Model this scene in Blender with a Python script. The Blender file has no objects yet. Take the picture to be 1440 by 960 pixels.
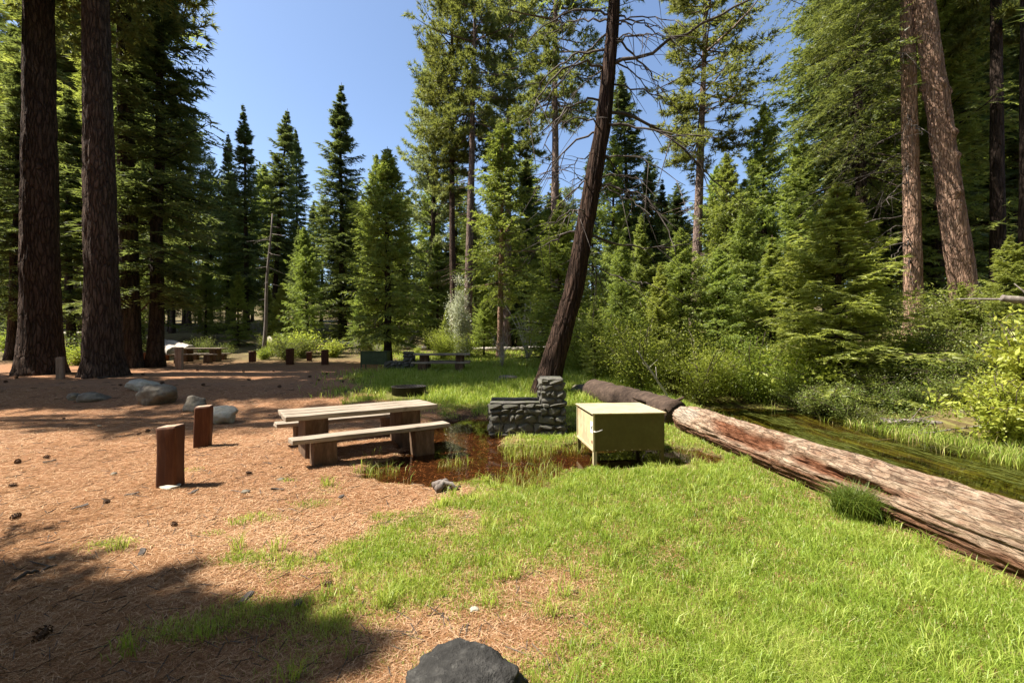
import bpy, bmesh, math, random
import numpy as np
from mathutils import Vector, Matrix, Euler

R = math.radians
scene = bpy.context.scene
COL = scene.collection

# ------------------------------------------------------------------ camera
CAM_H, FPX, CX, CY = 1.8, 640.0, 720.0, 480.0      # photo pixels: 1440 x 960, 16 mm lens, level camera
cam_d = bpy.data.cameras.new('camera'); cam = bpy.data.objects.new('camera', cam_d); COL.objects.link(cam)
cam_d.lens = 16; cam_d.sensor_width = 36; cam_d.clip_end = 2000; cam_d.clip_start = 0.05
cam.location = (0, 0, CAM_H); cam.rotation_euler = (R(90), 0, 0)
scene.camera = cam
# ------------------------------------------------------------------ light
SUN_EL, SUN_AZ = R(56), R(-2.5)                       # sun to the left of the scene
sdir = Vector((-math.cos(SUN_EL)*math.cos(SUN_AZ), math.cos(SUN_EL)*math.sin(SUN_AZ), math.sin(SUN_EL)))
sl = bpy.data.lights.new('sun', 'SUN'); sl.energy = 5.0; sl.angle = R(0.5); sl.color = (1.0, 0.94, 0.84)
so = bpy.data.objects.new('sun', sl); COL.objects.link(so); so.rotation_euler = sdir.to_track_quat('Z', 'Y').to_euler()
world = bpy.data.worlds.new('World'); scene.world = world; world.use_nodes = True
wn = world.node_tree; wn.nodes.clear()
sky = wn.nodes.new('ShaderNodeTexSky'); sky.sky_type = 'NISHITA'; sky.sun_disc = False
sky.sun_elevation = SUN_EL; sky.sun_rotation = R(270) + SUN_AZ
sky.altitude = 1200; sky.air_density = 1.0; sky.dust_density = 2.0; sky.ozone_density = 1.1
bg = wn.nodes.new('ShaderNodeBackground'); bg.inputs[1].default_value = 0.095
wo = wn.nodes.new('ShaderNodeOutputWorld')
wn.links.new(sky.outputs[0], bg.inputs[0]); wn.links.new(bg.outputs[0], wo.inputs[0])
scene.view_settings.view_transform = 'Standard'; scene.view_settings.look = 'None'
scene.view_settings.exposure = 1.38; scene.view_settings.gamma = 1.0
scene.cycles.max_bounces = 6; scene.cycles.diffuse_bounces = 3; scene.cycles.glossy_bounces = 3
scene.cycles.transparent_max_bounces = 8; scene.cycles.transmission_bounces = 4

# ------------------------------------------------------------------ numpy noise
def _hash(ix, iy, iz, seed):
    h = (ix*374761393 + iy*668265263 + iz*2147483647 + seed*1274126177) & 0xFFFFFFFF
    h = ((h ^ (h >> 13))*1274126177) & 0xFFFFFFFF
    h = ((h ^ (h >> 16))*2246822519) & 0xFFFFFFFF
    return ((h ^ (h >> 15)) & 0xFFFFFF)/float(0xFFFFFF)
def vnoise(x, y, z=0.0, seed=0):
    x, y, z = np.broadcast_arrays(np.asarray(x, float), np.asarray(y, float), np.asarray(z, float))
    fx, fy, fz = np.floor(x), np.floor(y), np.floor(z)
    ix, iy, iz = fx.astype(np.int64), fy.astype(np.int64), fz.astype(np.int64)
    u, v, w = x-fx, y-fy, z-fz
    u = u*u*(3-2*u); v = v*v*(3-2*v); w = w*w*(3-2*w)
    def c(a, b, d): return _hash(ix+a, iy+b, iz+d, seed)
    x00 = c(0,0,0)*(1-u)+c(1,0,0)*u; x10 = c(0,1,0)*(1-u)+c(1,1,0)*u
    x01 = c(0,0,1)*(1-u)+c(1,0,1)*u; x11 = c(0,1,1)*(1-u)+c(1,1,1)*u
    return (x00*(1-v)+x10*v)*(1-w)+(x01*(1-v)+x11*v)*w
def fbm(x, y, z=0.0, octs=4, seed=0):
    s, a, t = 0, 1.0, 0
    for o in range(octs):
        s = s + a*vnoise(np.asarray(x)*2**o, np.asarray(y)*2**o, np.asarray(z)*2**o, seed+o*17); t += a; a *= .5
    return s/t
def ss(a, b, x):
    t = np.clip((np.asarray(x, float)-a)/(b-a), 0, 1); return t*t*(3-2*t)

# ------------------------------------------------------------------ terrain
def creek_cx(y): return 7.0 - 0.4*ss(10, 15, y) + 2.0*ss(17, 30, y)
def puddle_mask(x, y):
    x = np.asarray(x, float); y = np.asarray(y, float)
    m = np.full(np.broadcast(x, y).shape, 9.0)
    for cx, cy, rx, ry in ((-.95, 9.0, 1.05, 2.8), (-1.15, 6.5, 1.15, .85), (.1, 6.9, .9, 1.5), (1.6, 7.3, 1.75, .9), (.35, 9.3, 1.2, .9)):
        m = np.minimum(m, np.sqrt(((x-cx)/rx)**2 + ((y-cy)/ry)**2))
    m = m + (fbm(x*1.6, y*1.6, seed=5)-.5)*.6 + (fbm(x*6, y*6, octs=3, seed=6)-.5)*.4
    return 1-ss(.6, 1.15, m)
def height(x, y):
    x = np.asarray(x, float); y = np.asarray(y, float)
    z = .5*ss(9, 18, y) + .6*ss(19, 34, y) + 1.2*ss(45, 95, y)
    z = z + 2.6*ss(27, 52, y)*ss(-6, -24, x)
    c = x - creek_cx(y)
    z = z + (1.8*ss(2.9, 9.6, c) + 1.5*ss(9, 30, c))*ss(0, 6, y)*(1-.5*ss(30, 60, y))
    z = z - .56*np.exp(-((c-.5)/2.5)**4)*(1-ss(14.5, 18, y)) + 13*ss(60, 170, y)
    und = (1-np.exp(-(c/2.2)**2))
    z = z + .10*(fbm(x*.35, y*.35, seed=3))*und*ss(3, 12, np.abs(x)+np.abs(y-6)) + .05*fbm(x*1.3, y*1.3, seed=9)*und
    z = z + 1.0*(fbm(x*.05, y*.05, seed=31)-.4)*ss(35, 80, y)
    z = z - .13*puddle_mask(x, y)
    return z
def hz(x, y): return float(height(np.array([x]), np.array([y]))[0])
PUDDLE_Z, CREEK_Z = -.035, -.26
def grass_mask(x, y):
    """0 bare needle litter .. 1 dense grass"""
    x = np.asarray(x, float); y = np.asarray(y, float)
    n = fbm(x*.9, y*.9, seed=21); n2 = fbm(x*2.6, y*2.6, octs=3, seed=44)
    edge = -.72 + .45*(1-ss(2.4, 3.6, y)) - .2*ss(4.6, 6.5, y) + .4*ss(6.4, 7.4, y)
    edge = edge - 4.6*ss(8.5, 15, y) - 5*ss(22, 30, y)
    g = ss(-1.25, 1.05, x-edge + (n-.5)*2.6 + (n2-.5)*2.6)
    # brown gaps in the lawn
    for bx, by, br in ((.25, 3.35, .42), (.0, 2.75, .5)):
        g = g*(1-.85*np.exp(-(((x-bx)/br)**2+((y-by)/(br*.6))**2)*(1.1-n2*.6)))
    # grass islands in the litter
    isl = 0
    for bx, by, br in ((-3.5, 3.95, .26), (-2.55, 4.6, .34), (-2.15, 5.0, .3), (-1.75, 3.62, .35), (-2.2, 3.7, .3), (-1.6, 2.95, .4), (-2.0, 2.75, .3), (-4.4, 6.3, .15), (-2.9, 5.8, .15), (-2.75, 4.2, .15)):
        isl = isl + np.exp(-(((x-bx)/br)**2+((y-by)/(br*.55))**2)*1.3)
    g = np.maximum(g, np.clip(isl, 0, 1)*(.35+.5*n2))
    g = g*(1-.75*ss(19.2, 20.2, y)*ss(1.0, -1.5, x+8))
    wet = puddle_mask(x, y)
    g = g*(1-.92*ss(.25, .75, wet + (n2-.5)*.5))
    c = x - creek_cx(y)
    g = g*(1-ss(-1.9, -1.5, c)*(1-ss(19, 24, y)*ss(2.5, 1, c)))
    g = g*(1-.55*ss(36, 48, y))
    return np.clip(g, 0, 1)

# ------------------------------------------------------------------ materials
def newmat(name):
    m = bpy.data.materials.new(name); m.use_nodes = True
    nt = m.node_tree; nt.nodes.clear()
    out = nt.nodes.new('ShaderNodeOutputMaterial')
    return m, nt, out
class N:
    """thin node-building helper"""
    def __init__(s, nt): s.nt = nt
    def n(s, typ, **kw):
        nd = s.nt.nodes.new('ShaderNode'+typ)
        for k, v in kw.items(): setattr(nd, k, v)
        return nd
    def l(s, a, b): s.nt.links.new(a, b)
    def coord(s, scale=(1,1,1), src='Object'):
        tc = s.n('TexCoord'); mp = s.n('Mapping'); mp.inputs['Scale'].default_value = scale
        s.l(tc.outputs[src], mp.inputs[0]); return mp.outputs[0]
    def noise(s, vec, scale, detail=4, rough=.6, dist=0.0):
        nd = s.n('TexNoise'); nd.inputs['Scale'].default_value = scale; nd.inputs['Detail'].default_value = detail
        nd.inputs['Roughness'].default_value = rough; nd.inputs['Distortion'].default_value = dist
        s.l(vec, nd.inputs['Vector']); return nd.outputs['Fac']
    def voro(s, vec, scale, feature='F1', out='Distance'):
        nd = s.n('TexVoronoi', feature=feature); nd.inputs['Scale'].default_value = scale
        s.l(vec, nd.inputs['Vector']); return nd.outputs[out]
    def ramp(s, fac, stops):
        nd = s.n('ValToRGB'); cr = nd.color_ramp
        while len(cr.elements) < len(stops): cr.elements.new(.5)
        for e, (p, c) in zip(cr.elements, stops):
            e.position = p; e.color = (c[0], c[1], c[2], 1) if not isinstance(c, (int, float)) else (c, c, c, 1)
        s.l(fac, nd.inputs[0]); return nd.outputs[0]
    def mix(s, fac, a, b, mode='MIX'):
        nd = s.n('MixRGB', blend_type=mode)
        for i, v in ((0, fac), (1, a), (2, b)):
            if isinstance(v, (int, float)): nd.inputs[i].default_value = v
            elif isinstance(v, tuple): nd.inputs[i].default_value = (*v, 1)
            else: s.l(v, nd.inputs[i])
        return nd.outputs[0]
    def math(s, op, a, b=0.0):
        nd = s.n('Math', operation=op)
        for i, v in ((0, a), (1, b)):
            if isinstance(v, (int, float)): nd.inputs[i].default_value = v
            else: s.l(v, nd.inputs[i])
        return nd.outputs[0]
    def attr(s, name):
        nd = s.n('Attribute'); nd.attribute_name = name; return nd.outputs['Fac']
    def bump(s, h, strength=.5, dist=.05):
        nd = s.n('Bump'); nd.inputs['Strength'].default_value = strength; nd.inputs['Distance'].default_value = dist
        s.l(h, nd.inputs['Height']); return nd.outputs[0]
    def bsdf(s, out, col, rough=.9, normal=None, metal=0.0, spec=.3):
        b = s.n('BsdfPrincipled')
        if isinstance(col, tuple): b.inputs['Base Color'].default_value = (*col, 1)
        else: s.l(col, b.inputs['Base Color'])
        if isinstance(rough, (int, float)): b.inputs['Roughness'].default_value = rough
        else: s.l(rough, b.inputs['Roughness'])
        b.inputs['Metallic'].default_value = metal; b.inputs['Specular IOR Level'].default_value = spec
        if normal is not None: s.l(normal, b.inputs['Normal'])
        s.l(b.outputs[0], out.inputs[0]); return b

def mat_bark(name, c_dark, c_mid, c_light, scale=(7, 7, 1.1), nscale=1.0, bump=1.0, dist=.06, crk=.75):
    m, nt, out = newmat(name); k = N(nt)
    v = k.coord(scale); n1 = k.noise(v, 1.0*nscale, 6, .65, .4)
    v2 = k.coord((scale[0]*1.5, scale[1]*1.5, scale[2]*1.5))
    wn_ = k.n('TexNoise'); wn_.inputs['Scale'].default_value = 1.7; wn_.inputs['Detail'].default_value = 4; k.l(k.coord((1, 1, .6)), wn_.inputs['Vector'])
    vm = k.n('VectorMath', operation='MULTIPLY_ADD'); k.l(wn_.outputs['Color'], vm.inputs[0]); vm.inputs[1].default_value = (3.2, 3.2, 2.2); k.l(v2, vm.inputs[2])
    ed = k.voro(vm.outputs[0], .8*nscale, 'DISTANCE_TO_EDGE')
    crack = k.ramp(k.math('ADD', ed, k.math('MULTIPLY', k.math('SUBTRACT', n1, .5), .22)), [(0, 0), (.16, 1)])
    fine = k.noise(k.coord((1, 1, .35)), 34, 4, .7)
    col = k.ramp(n1, [(.25, c_dark), (.5, c_mid), (.78, c_light)])
    col = k.mix(k.math('MULTIPLY', k.math('SUBTRACT', 1.0, crack), crk), col, tuple(c*.6 for c in c_dark))
    col = k.mix(.25, col, k.ramp(fine, [(.3, c_dark), (.7, c_light)]))
    info = k.n('ObjectInfo'); hsv = k.n('HueSaturation')
    k.l(k.math('ADD', k.math('MULTIPLY', info.outputs['Random'], .4), .8), hsv.inputs['Value']); k.l(col, hsv.inputs['Color'])
    h = k.math('ADD', k.math('MULTIPLY', crack, .7), k.math('ADD', k.math('MULTIPLY', n1, .7), k.math('MULTIPLY', fine, .25)))
    k.bsdf(out, hsv.outputs[0], .95, k.bump(h, bump, dist), spec=.1); return m

def mat_leaf(name, dark, mid, light, trans=.3, gloss=.05, vary=.35, huev=.03, sat=.84, straw=None):
    m, nt, out = newmat(name); k = N(nt)
    col = k.ramp(k.attr('tint'), [(0, dark), (.5, mid), (1, light)] if straw is None else [(0, dark), (.42, mid), (.82, light), (.93, straw)])
    info = k.n('ObjectInfo'); hsv = k.n('HueSaturation')
    r = info.outputs['Random']
    k.l(k.math('ADD', k.math('MULTIPLY', r, vary), 1-vary/2), hsv.inputs['Value'])
    r2 = k.math('FRACT', k.math('MULTIPLY', r, 7.31))
    k.l(k.math('ADD', k.math('MULTIPLY', r2, huev), .5-huev/2), hsv.inputs['Hue'])
    k.l(col, hsv.inputs['Color']); hsv.inputs['Saturation'].default_value = sat if vary else 1.0; c = hsv.outputs[0]
    d = k.n('BsdfDiffuse'); t = k.n('BsdfTranslucent'); g = k.n('BsdfGlossy'); g.inputs['Roughness'].default_value = .45
    k.l(c, d.inputs[0]); k.l(k.mix(.5, c, (light[0], light[1], light[2]*.5)), t.inputs[0]); g.inputs[0].default_value = (.9, .9, .85, 1)
    m1 = k.n('MixShader'); m1.inputs[0].default_value = trans; k.l(d.outputs[0], m1.inputs[1]); k.l(t.outputs[0], m1.inputs[2])
    m2 = k.n('MixShader'); m2.inputs[0].default_value = gloss; k.l(m1.outputs[0], m2.inputs[1]); k.l(g.outputs[0], m2.inputs[2]); m2.inputs[0].default_value = min(gloss, .02)
    k.l(m2.outputs[0], out.inputs[0]); return m

def mat_mottled(name, c1, c2, c3, scale, bump=.4, dist=.02, rough=.9, stretch=(1,1,1), spots=None, metal=0., spec=.3):
    m, nt, out = newmat(name); k = N(nt)
    v = k.coord(stretch); a = k.noise(v, scale, 6, .65); b = k.noise(v, scale*5.3, 4, .7)
    f = k.math('ADD', k.math('MULTIPLY', a, .65), k.math('MULTIPLY', b, .35))
    col = k.ramp(f, [(.32, c1), (.5, c2), (.66, c3)])
    if spots:
        w = k.noise(k.coord((1, 1, 1)), spots[1], 5, .7)
        col = k.mix(k.ramp(w, [(spots[2], 0), (spots[2]+.08, spots[3])]), col, spots[0])
    k.bsdf(out, col, rough, k.bump(f, bump, dist), metal, spec); return m

M = {}
M['bark_pine'] = mat_bark('pine_bark', (.026, .017, .013), (.105, .068, .050), (.21, .145, .11), (9, 9, 1.5), 1.0, 1.0, .08)
M['bark_dark'] = mat_bark('dark_bark', (.018, .013, .010), (.065, .045, .034), (.13, .095, .075), (7, 7, .9), 1.0, 1.0, .05)
M['bark_lean'] = mat_bark('cedar_bark', (.013, .009, .006), (.048, .028, .019), (.105, .066, .048), (9, 9, .45), 1.1, 1.0, .06)
M['bark_red'] = mat_bark('reddish_bark', (.11, .058, .040), (.38, .225, .15), (.58, .42, .31), (11, 11, 2.4), 1.0, 1.0, .06, .4)
M['bark_pink'] = mat_bark('pinkish_bark', (.08, .05, .042), (.25, .175, .14), (.42, .325, .275), (8, 8, 1.6), 1.0, 1.0, .06, .5)
M['dead_wood'] = mat_mottled('dead_wood', (.07, .055, .045), (.17, .14, .12), (.33, .29, .25), 3, .5, .02, stretch=(4, 4, .6))
M['branch_dark'] = mat_mottled('dead_branch_bark', (.03, .023, .018), (.075, .06, .05), (.17, .145, .125), 3, .3, .01)
M['stem'] = mat_mottled('shrub_stem', (.05, .04, .03), (.11, .085, .06), (.2, .17, .13), 6, .3, .01)
M['pale_twig'] = mat_mottled('pale_twig', (.25, .22, .18), (.4, .36, .3), (.55, .5, .43), 6, .2, .01)
M['leaf_fir'] = mat_leaf('fir_needles', (0.111, 0.150, 0.023), (0.234, 0.299, 0.046), (0.416, 0.468, 0.078), .55, .05)
M['leaf_olive'] = mat_leaf('olive_fir_needles', (0.063, 0.082, 0.015), (0.126, 0.153, 0.030), (0.253, 0.274, 0.053), .55, .05)
M['leaf_spire'] = mat_leaf('dark_fir_needles', (0.058, 0.086, 0.022), (0.117, 0.159, 0.039), (0.215, 0.260, 0.062), .55, .05)
M['leaf_pine'] = mat_leaf('pine_needles', (0.077, 0.102, 0.021), (0.164, 0.194, 0.037), (0.307, 0.318, 0.061), .55, .06)
M['leaf_cedar'] = mat_leaf('cedar_sprays', (0.104, 0.150, 0.021), (0.227, 0.305, 0.039), (0.416, 0.481, 0.072), .55, .05)
M['leaf_blue'] = mat_leaf('pale_pine_needles', (0.120, 0.156, 0.060), (0.228, 0.276, 0.096), (0.348, 0.396, 0.144), .55, .05)
M['leaf_bush'] = mat_leaf('willow_leaves', (.14, .18, .02), (.28, .35, .042), (.48, .54, .09), .55, .02, .25, .03, .95)
M['leaf_young'] = mat_leaf('young_fir_needles', (.14, .18, .028), (.27, .33, .05), (.44, .48, .085), .55, .02, .3, .03, .9)
M['leaf_bright'] = mat_leaf('dogwood_leaves', (.17, .19, .025), (.33, .36, .05), (.52, .50, .10), .45, .02, .2, .03, 1.0)
M['leaf_dull'] = mat_leaf('low_shrub_leaves', (.08, .105, .02), (.16, .205, .035), (.29, .33, .07), .45, .02, .35, .04, .95)
M['leaf_pale'] = mat_leaf('pale_blossom', (.24, .28, .13), (.48, .50, .34), (.75, .75, .62), .3, .04, .2, .02)
M['grass'] = mat_leaf('grass_blades', (.11, .175, .02), (.255, .37, .042), (.50, .55, .13), .45, .05, 0, 0, straw=(.58, .47, .23))
M['weed'] = mat_leaf('water_weed', (.05, .06, .014), (.10, .115, .025), (.20, .22, .05), .3, .05, 0, 0)
M['sedge'] = mat_leaf('sedge_blades', (.05, .09, .012), (.12, .18, .022), (.30, .33, .08), .35, .05, 0, 0)
M['needle'] = mat_leaf('fallen_needles', (.085, .034, .014), (.31, .155, .068), (.64, .44, .27), .1, .03, 0, 0)
M['rock'] = mat_mottled('boulder_stone', (.075, .063, .047), (.16, .135, .10), (.27, .235, .18), 2.2, .6, .03, spots=((.16, .17, .07), 3.0, .6, .5))
M['rock_pale'] = mat_mottled('pale_boulder_stone', (.22, .20, .16), (.38, .35, .28), (.55, .5, .4), 2.4, .6, .03, spots=((.24, .25, .10), 3.5, .58, .5))
M['rock_dark'] = mat_mottled('dark_basalt', (.012, .011, .010), (.032, .030, .027), (.085, .08, .072), 7, 1.0, .05, spots=((.16, .155, .135), 11, .62, .6))
M['stove_stone'] = mat_mottled('stove_stone', (.05, .045, .037), (.12, .11, .092), (.23, .21, .175), 5, .6, .02, spots=((.06, .075, .025), 5, .52, .7))
M['mortar'] = mat_mottled('mortar', (.06, .055, .046), (.11, .10, .085), (.16, .15, .125), 9, .6, .02)
M['steel_dark'] = mat_mottled('black_steel', (.012, .011, .01), (.028, .024, .022), (.06, .045, .035), 6, .3, .006, .6, metal=.3)
M['rust'] = mat_mottled('rusty_steel', (.08, .025, .012), (.19, .065, .03), (.30, .13, .07), 7, .4, .008, .8)
M['post'] = mat_mottled('stained_post_wood', (.045, .014, .006), (.078, .026, .010), (.13, .05, .021), 2.5, .5, .012, .75, (5, 5, .5))
M['post_grey'] = mat_mottled('weathered_post_wood', (.15, .10, .07), (.26, .19, .14), (.38, .3, .24), 2.5, .5, .012, .85, (5, 5, .5))
M['post_top'] = mat_mottled('post_end_grain', (.22, .12, .07), (.38, .25, .17), (.52, .4, .3), 7, .5, .01)
M['plank'] = mat_mottled('weathered_plank', (.12, .09, .065), (.28, .225, .165), (.45, .39, .31), 2.2, .6, .008, .85, (.6, 7, 7), spots=((.14, .10, .07), 2.2, .62, .6))
M['plank_dark'] = mat_mottled('shaded_plank', (.08, .065, .05), (.15, .125, .095), (.24, .20, .16), 2.2, .6, .008, .85, (.6, 7, 7))
M['pedestal'] = mat_mottled('brown_pedestal', (.06, .035, .02), (.11, .066, .038), (.18, .115, .07), 3, .5, .012, .9, (3, 3, .7))
M['olive'] = mat_mottled('olive_shaded_paint', (.085, .068, .016), (.105, .085, .021), (.135, .112, .033), 3.5, .08, .004, .55, spots=((.16, .085, .035), 9, .62, .55))  # shaded copy of the box paint: the front's shade is put into the colour
M['olive_sunlit'] = mat_mottled('olive_sunlit_paint', (.42, .36, .19), (.49, .42, .24), (.55, .48, .30), 3.0, .08, .004, .6, spots=((.46, .24, .15), 2.6, .50, .55))  # sunlit copy of the same box paint, for lid, door and frame
M['green_box'] = mat_mottled('dark_green_paint', (.028, .045, .022), (.045, .07, .03), (.07, .10, .05), 4, .08, .004, .55)
M['sticker'] = mat_mottled('white_sticker', (.6, .68, .68), (.68, .76, .76), (.75, .82, .82), 9, 0, .001, .5)
M['ink'] = mat_mottled('black_print', (.02, .02, .02), (.03, .03, .03), (.04, .04, .04), 9, 0, .001, .6)
M['chrome'] = mat_mottled('bare_steel', (.45, .43, .38), (.55, .53, .48), (.65, .63, .58), 9, .1, .002, .45, metal=.5)
M['cone'] = mat_mottled('pine_cone', (.03, .017, .010), (.08, .045, .026), (.15, .09, .055), 30, .6, .01)
M['log_far'] = mat_mottled('bleached_log', (.26, .22, .18), (.46, .40, .34), (.62, .55, .47), 2, .6, .03, stretch=(.6, 5, 5))
M['log_shade'] = mat_mottled('shaded_log_bark', (.025, .016, .011), (.06, .038, .026), (.12, .08, .055), 2, .8, .04, stretch=(1.2, 5, 5))  # bark colour darkened to carry the deep shade behind the box

def mat_ground():
    m, nt, out = newmat('forest_floor'); k = N(nt)
    P = k.coord()
    g = k.attr('grass'); w = k.attr('wet'); f = k.attr('forest'); cr = k.attr('creek')
    n1 = k.noise(P, 1.4, 6, .7); n2 = k.noise(P, 14, 5, .7); n3 = k.noise(P, 90, 3, .7)
    # fibre-like litter: three stretched noises laid in different directions
    fib = None
    for rot, sc in ((.3, 1.0), (1.35, 1.15), (2.4, .9)):
        tc = k.n('TexCoord'); mp = k.n('Mapping'); mp.inputs['Rotation'].default_value = (0, 0, rot); mp.inputs['Scale'].default_value = (9*sc, 110*sc, 10)
        k.l(tc.outputs['Object'], mp.inputs[0]); q = k.noise(mp.outputs[0], 1.0, 2, .5)
        fib = q if fib is None else k.math('MAXIMUM', fib, q)
    lit = k.ramp(fib, [(.42, (.11, .047, .021)), (.58, (.32, .158, .076)), (.72, (.54, .335, .20))])
    lit = k.mix(k.ramp(n1, [(.38, 0), (.68, .5)]), lit, (.25, .115, .05))
    n5 = k.noise(P, .45, 5, .65)
    lit = k.mix(k.ramp(n5, [(.46, 0), (.62, .45)]), lit, (.20, .115, .07))
    lit = k.mix(k.ramp(n2, [(.50, 0), (.68, .7)]), lit, (.12, .055, .028))
    soil = k.ramp(n2, [(.3, (.075, .075, .02)), (.55, (.13, .145, .03)), (.75, (.22, .24, .05))])
    col = k.mix(k.ramp(g, [(.15, 0), (.6, .9)]), lit, soil)
    duff = k.ramp(k.math('ADD', k.math('MULTIPLY', n1, .5), k.math('MULTIPLY', n2, .5)), [(.35, (.06, .042, .02)), (.5, (.13, .095, .045)), (.62, (.20, .18, .065)), (.75, (.36, .27, .17))])
    col = k.mix(f, col, duff)
    wetc = k.ramp(n2, [(.35, (.020, .012, .007)), (.55, (.050, .029, .015)), (.75, (.10, .06, .032))])
    col = k.mix(k.ramp(w, [(.2, 0), (.55, .92)]), col, wetc)
    # creek bed: weed streaks along the flow
    tc = k.n('TexCoord'); mp = k.n('Mapping'); mp.inputs['Scale'].default_value = (5.5, .8, 1); mp.inputs['Rotation'].default_value = (0, 0, R(-5)); k.l(tc.outputs['Object'], mp.inputs[0])
    st = k.noise(mp.outputs[0], 1.3, 4, .6, .7)
    bed = k.ramp(st, [(.34, (.032, .022, .010)), (.48, (.085, .062, .02)), (.58, (.17, .165, .036)), (.72, (.27, .29, .07))])
    col = k.mix(cr, col, bed)
    h = k.math('ADD', k.math('MULTIPLY', fib, .6), k.math('ADD', k.math('MULTIPLY', n2, .8), k.math('MULTIPLY', n3, .15)))
    k.bsdf(out, col, .95, k.bump(h, .7, .03), spec=.15); return m
def mat_water(name, tint, rough=.03, wave=6.0, strength=.12):
    m, nt, out = newmat(name); k = N(nt)
    n = k.noise(k.coord((1, .45, 1)), wave, 3, .5, .3)
    b = k.bump(n, strength, .03)
    gl = k.n('BsdfGlossy'); gl.inputs['Roughness'].default_value = rough; k.l(b, gl.inputs['Normal'])
    tr = k.n('BsdfTransparent'); tr.inputs[0].default_value = (*tint, 1)
    fr = k.n('Fresnel'); fr.inputs['IOR'].default_value = 1.333; k.l(b, fr.inputs['Normal'])
    mx = k.n('MixShader'); k.l(fr.outputs[0], mx.inputs[0]); k.l(tr.outputs[0], mx.inputs[1]); k.l(gl.outputs[0], mx.inputs[2])
    k.l(mx.outputs[0], out.inputs[0]); return m
def mat_log():
    m, nt, out = newmat('fallen_log_wood'); k = N(nt)
    P = k.coord((8, 3.0, 8)); n1 = k.noise(P, 1.7, 8, .72, .4); n2 = k.noise(k.coord((26, 6.5, 26)), 1.5, 6, .75, .5); n3 = k.noise(k.coord(), 2.0, 5, .7)
    n4 = k.noise(k.coord((1, .5, 1)), 9.0, 5, .7)
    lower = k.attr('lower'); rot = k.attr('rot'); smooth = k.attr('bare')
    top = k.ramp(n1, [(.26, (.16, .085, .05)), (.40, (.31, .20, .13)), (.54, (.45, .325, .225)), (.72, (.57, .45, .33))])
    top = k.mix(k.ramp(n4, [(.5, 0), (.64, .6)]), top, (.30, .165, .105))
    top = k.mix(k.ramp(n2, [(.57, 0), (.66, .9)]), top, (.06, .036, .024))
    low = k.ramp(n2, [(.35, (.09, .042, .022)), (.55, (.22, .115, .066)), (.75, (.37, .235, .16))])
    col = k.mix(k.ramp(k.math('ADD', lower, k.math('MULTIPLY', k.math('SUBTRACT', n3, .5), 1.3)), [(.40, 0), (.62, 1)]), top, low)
    pale = k.ramp(n3, [(.35, (.36, .27, .19)), (.7, (.50, .41, .32))])
    col = k.mix(smooth, col, pale)
    fl = k.voro(k.coord((15, 1.8, 15)), 1.5, 'DISTANCE_TO_EDGE'); flk = k.ramp(k.math('ADD', fl, k.math('MULTIPLY', k.math('SUBTRACT', n1, .5), .5)), [(0, 0), (.09, 1)])
    col = k.mix(k.math('MULTIPLY', k.math('SUBTRACT', 1.0, flk), .22), col, (.07, .04, .026))
    rc = k.ramp(k.noise(k.coord((6, 1.6, 6)), 3.2, 5, .7), [(.3, (.045, .018, .010)), (.5, (.19, .075, .036)), (.7, (.34, .17, .10))])
    col = k.mix(rot, col, rc)
    h = k.math('ADD', k.math('ADD', n1, k.math('MULTIPLY', flk, .5)), k.math('ADD', k.math('MULTIPLY', n2, .6), k.math('MULTIPLY', n4, .5)))
    k.bsdf(out, col, .9, k.bump(h, 1.0, .06), spec=.1); return m
M['ground'] = mat_ground(); M['log'] = mat_log()
M['puddle'] = mat_water('puddle_water', (.66, .50, .36), .012, 5.0, .03)
M['creek'] = mat_water('creek_water', (.66, .60, .40), .02, 4.0, .07)

# ------------------------------------------------------------------ mesh helpers
def np_mesh(name, V, F, mat, attrs=None, smooth=False):
    """V (n,3), F (m,k) one face size; attrs {name: (n,) floats}"""
    V = np.ascontiguousarray(V, dtype=np.float32); F = np.ascontiguousarray(F, dtype=np.int32)
    me = bpy.data.meshes.new(name)
    me.vertices.add(len(V)); me.vertices.foreach_set('co', V.ravel())
    m, k = F.shape
    me.loops.add(m*k); me.loops.foreach_set('vertex_index', F.ravel())
    me.polygons.add(m); me.polygons.foreach_set('loop_start', np.arange(0, m*k, k, dtype=np.int32))
    if smooth: me.polygons.foreach_set('use_smooth', np.ones(m, dtype=bool))
    me.update(calc_edges=True)
    for an, av in (attrs or {}).items():
        a = me.attributes.new(an, 'FLOAT', 'POINT'); a.data.foreach_set('value', np.asarray(av, dtype=np.float32))
    if mat is not None: me.materials.append(mat)
    return me
def link(name, me, parent=None, loc=None):
    o = bpy.data.objects.new(name, me); COL.objects.link(o)
    if parent is not None: o.parent = parent
    if loc is not None: o.location = loc
    return o
def tag(o, label=None, cat=None, group=None, kind=None):
    if label: o['label'] = label
    if cat: o['category'] = cat
    if group: o['group'] = group
    if kind: o['kind'] = kind
    return o
def thing(name, label, cat, loc, rz=0., group=None):
    o = bpy.data.objects.new(name, None); COL.objects.link(o); o.empty_display_size = .2
    o.location = loc; o.rotation_euler = (0, 0, rz); return tag(o, label, cat, group)
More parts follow.
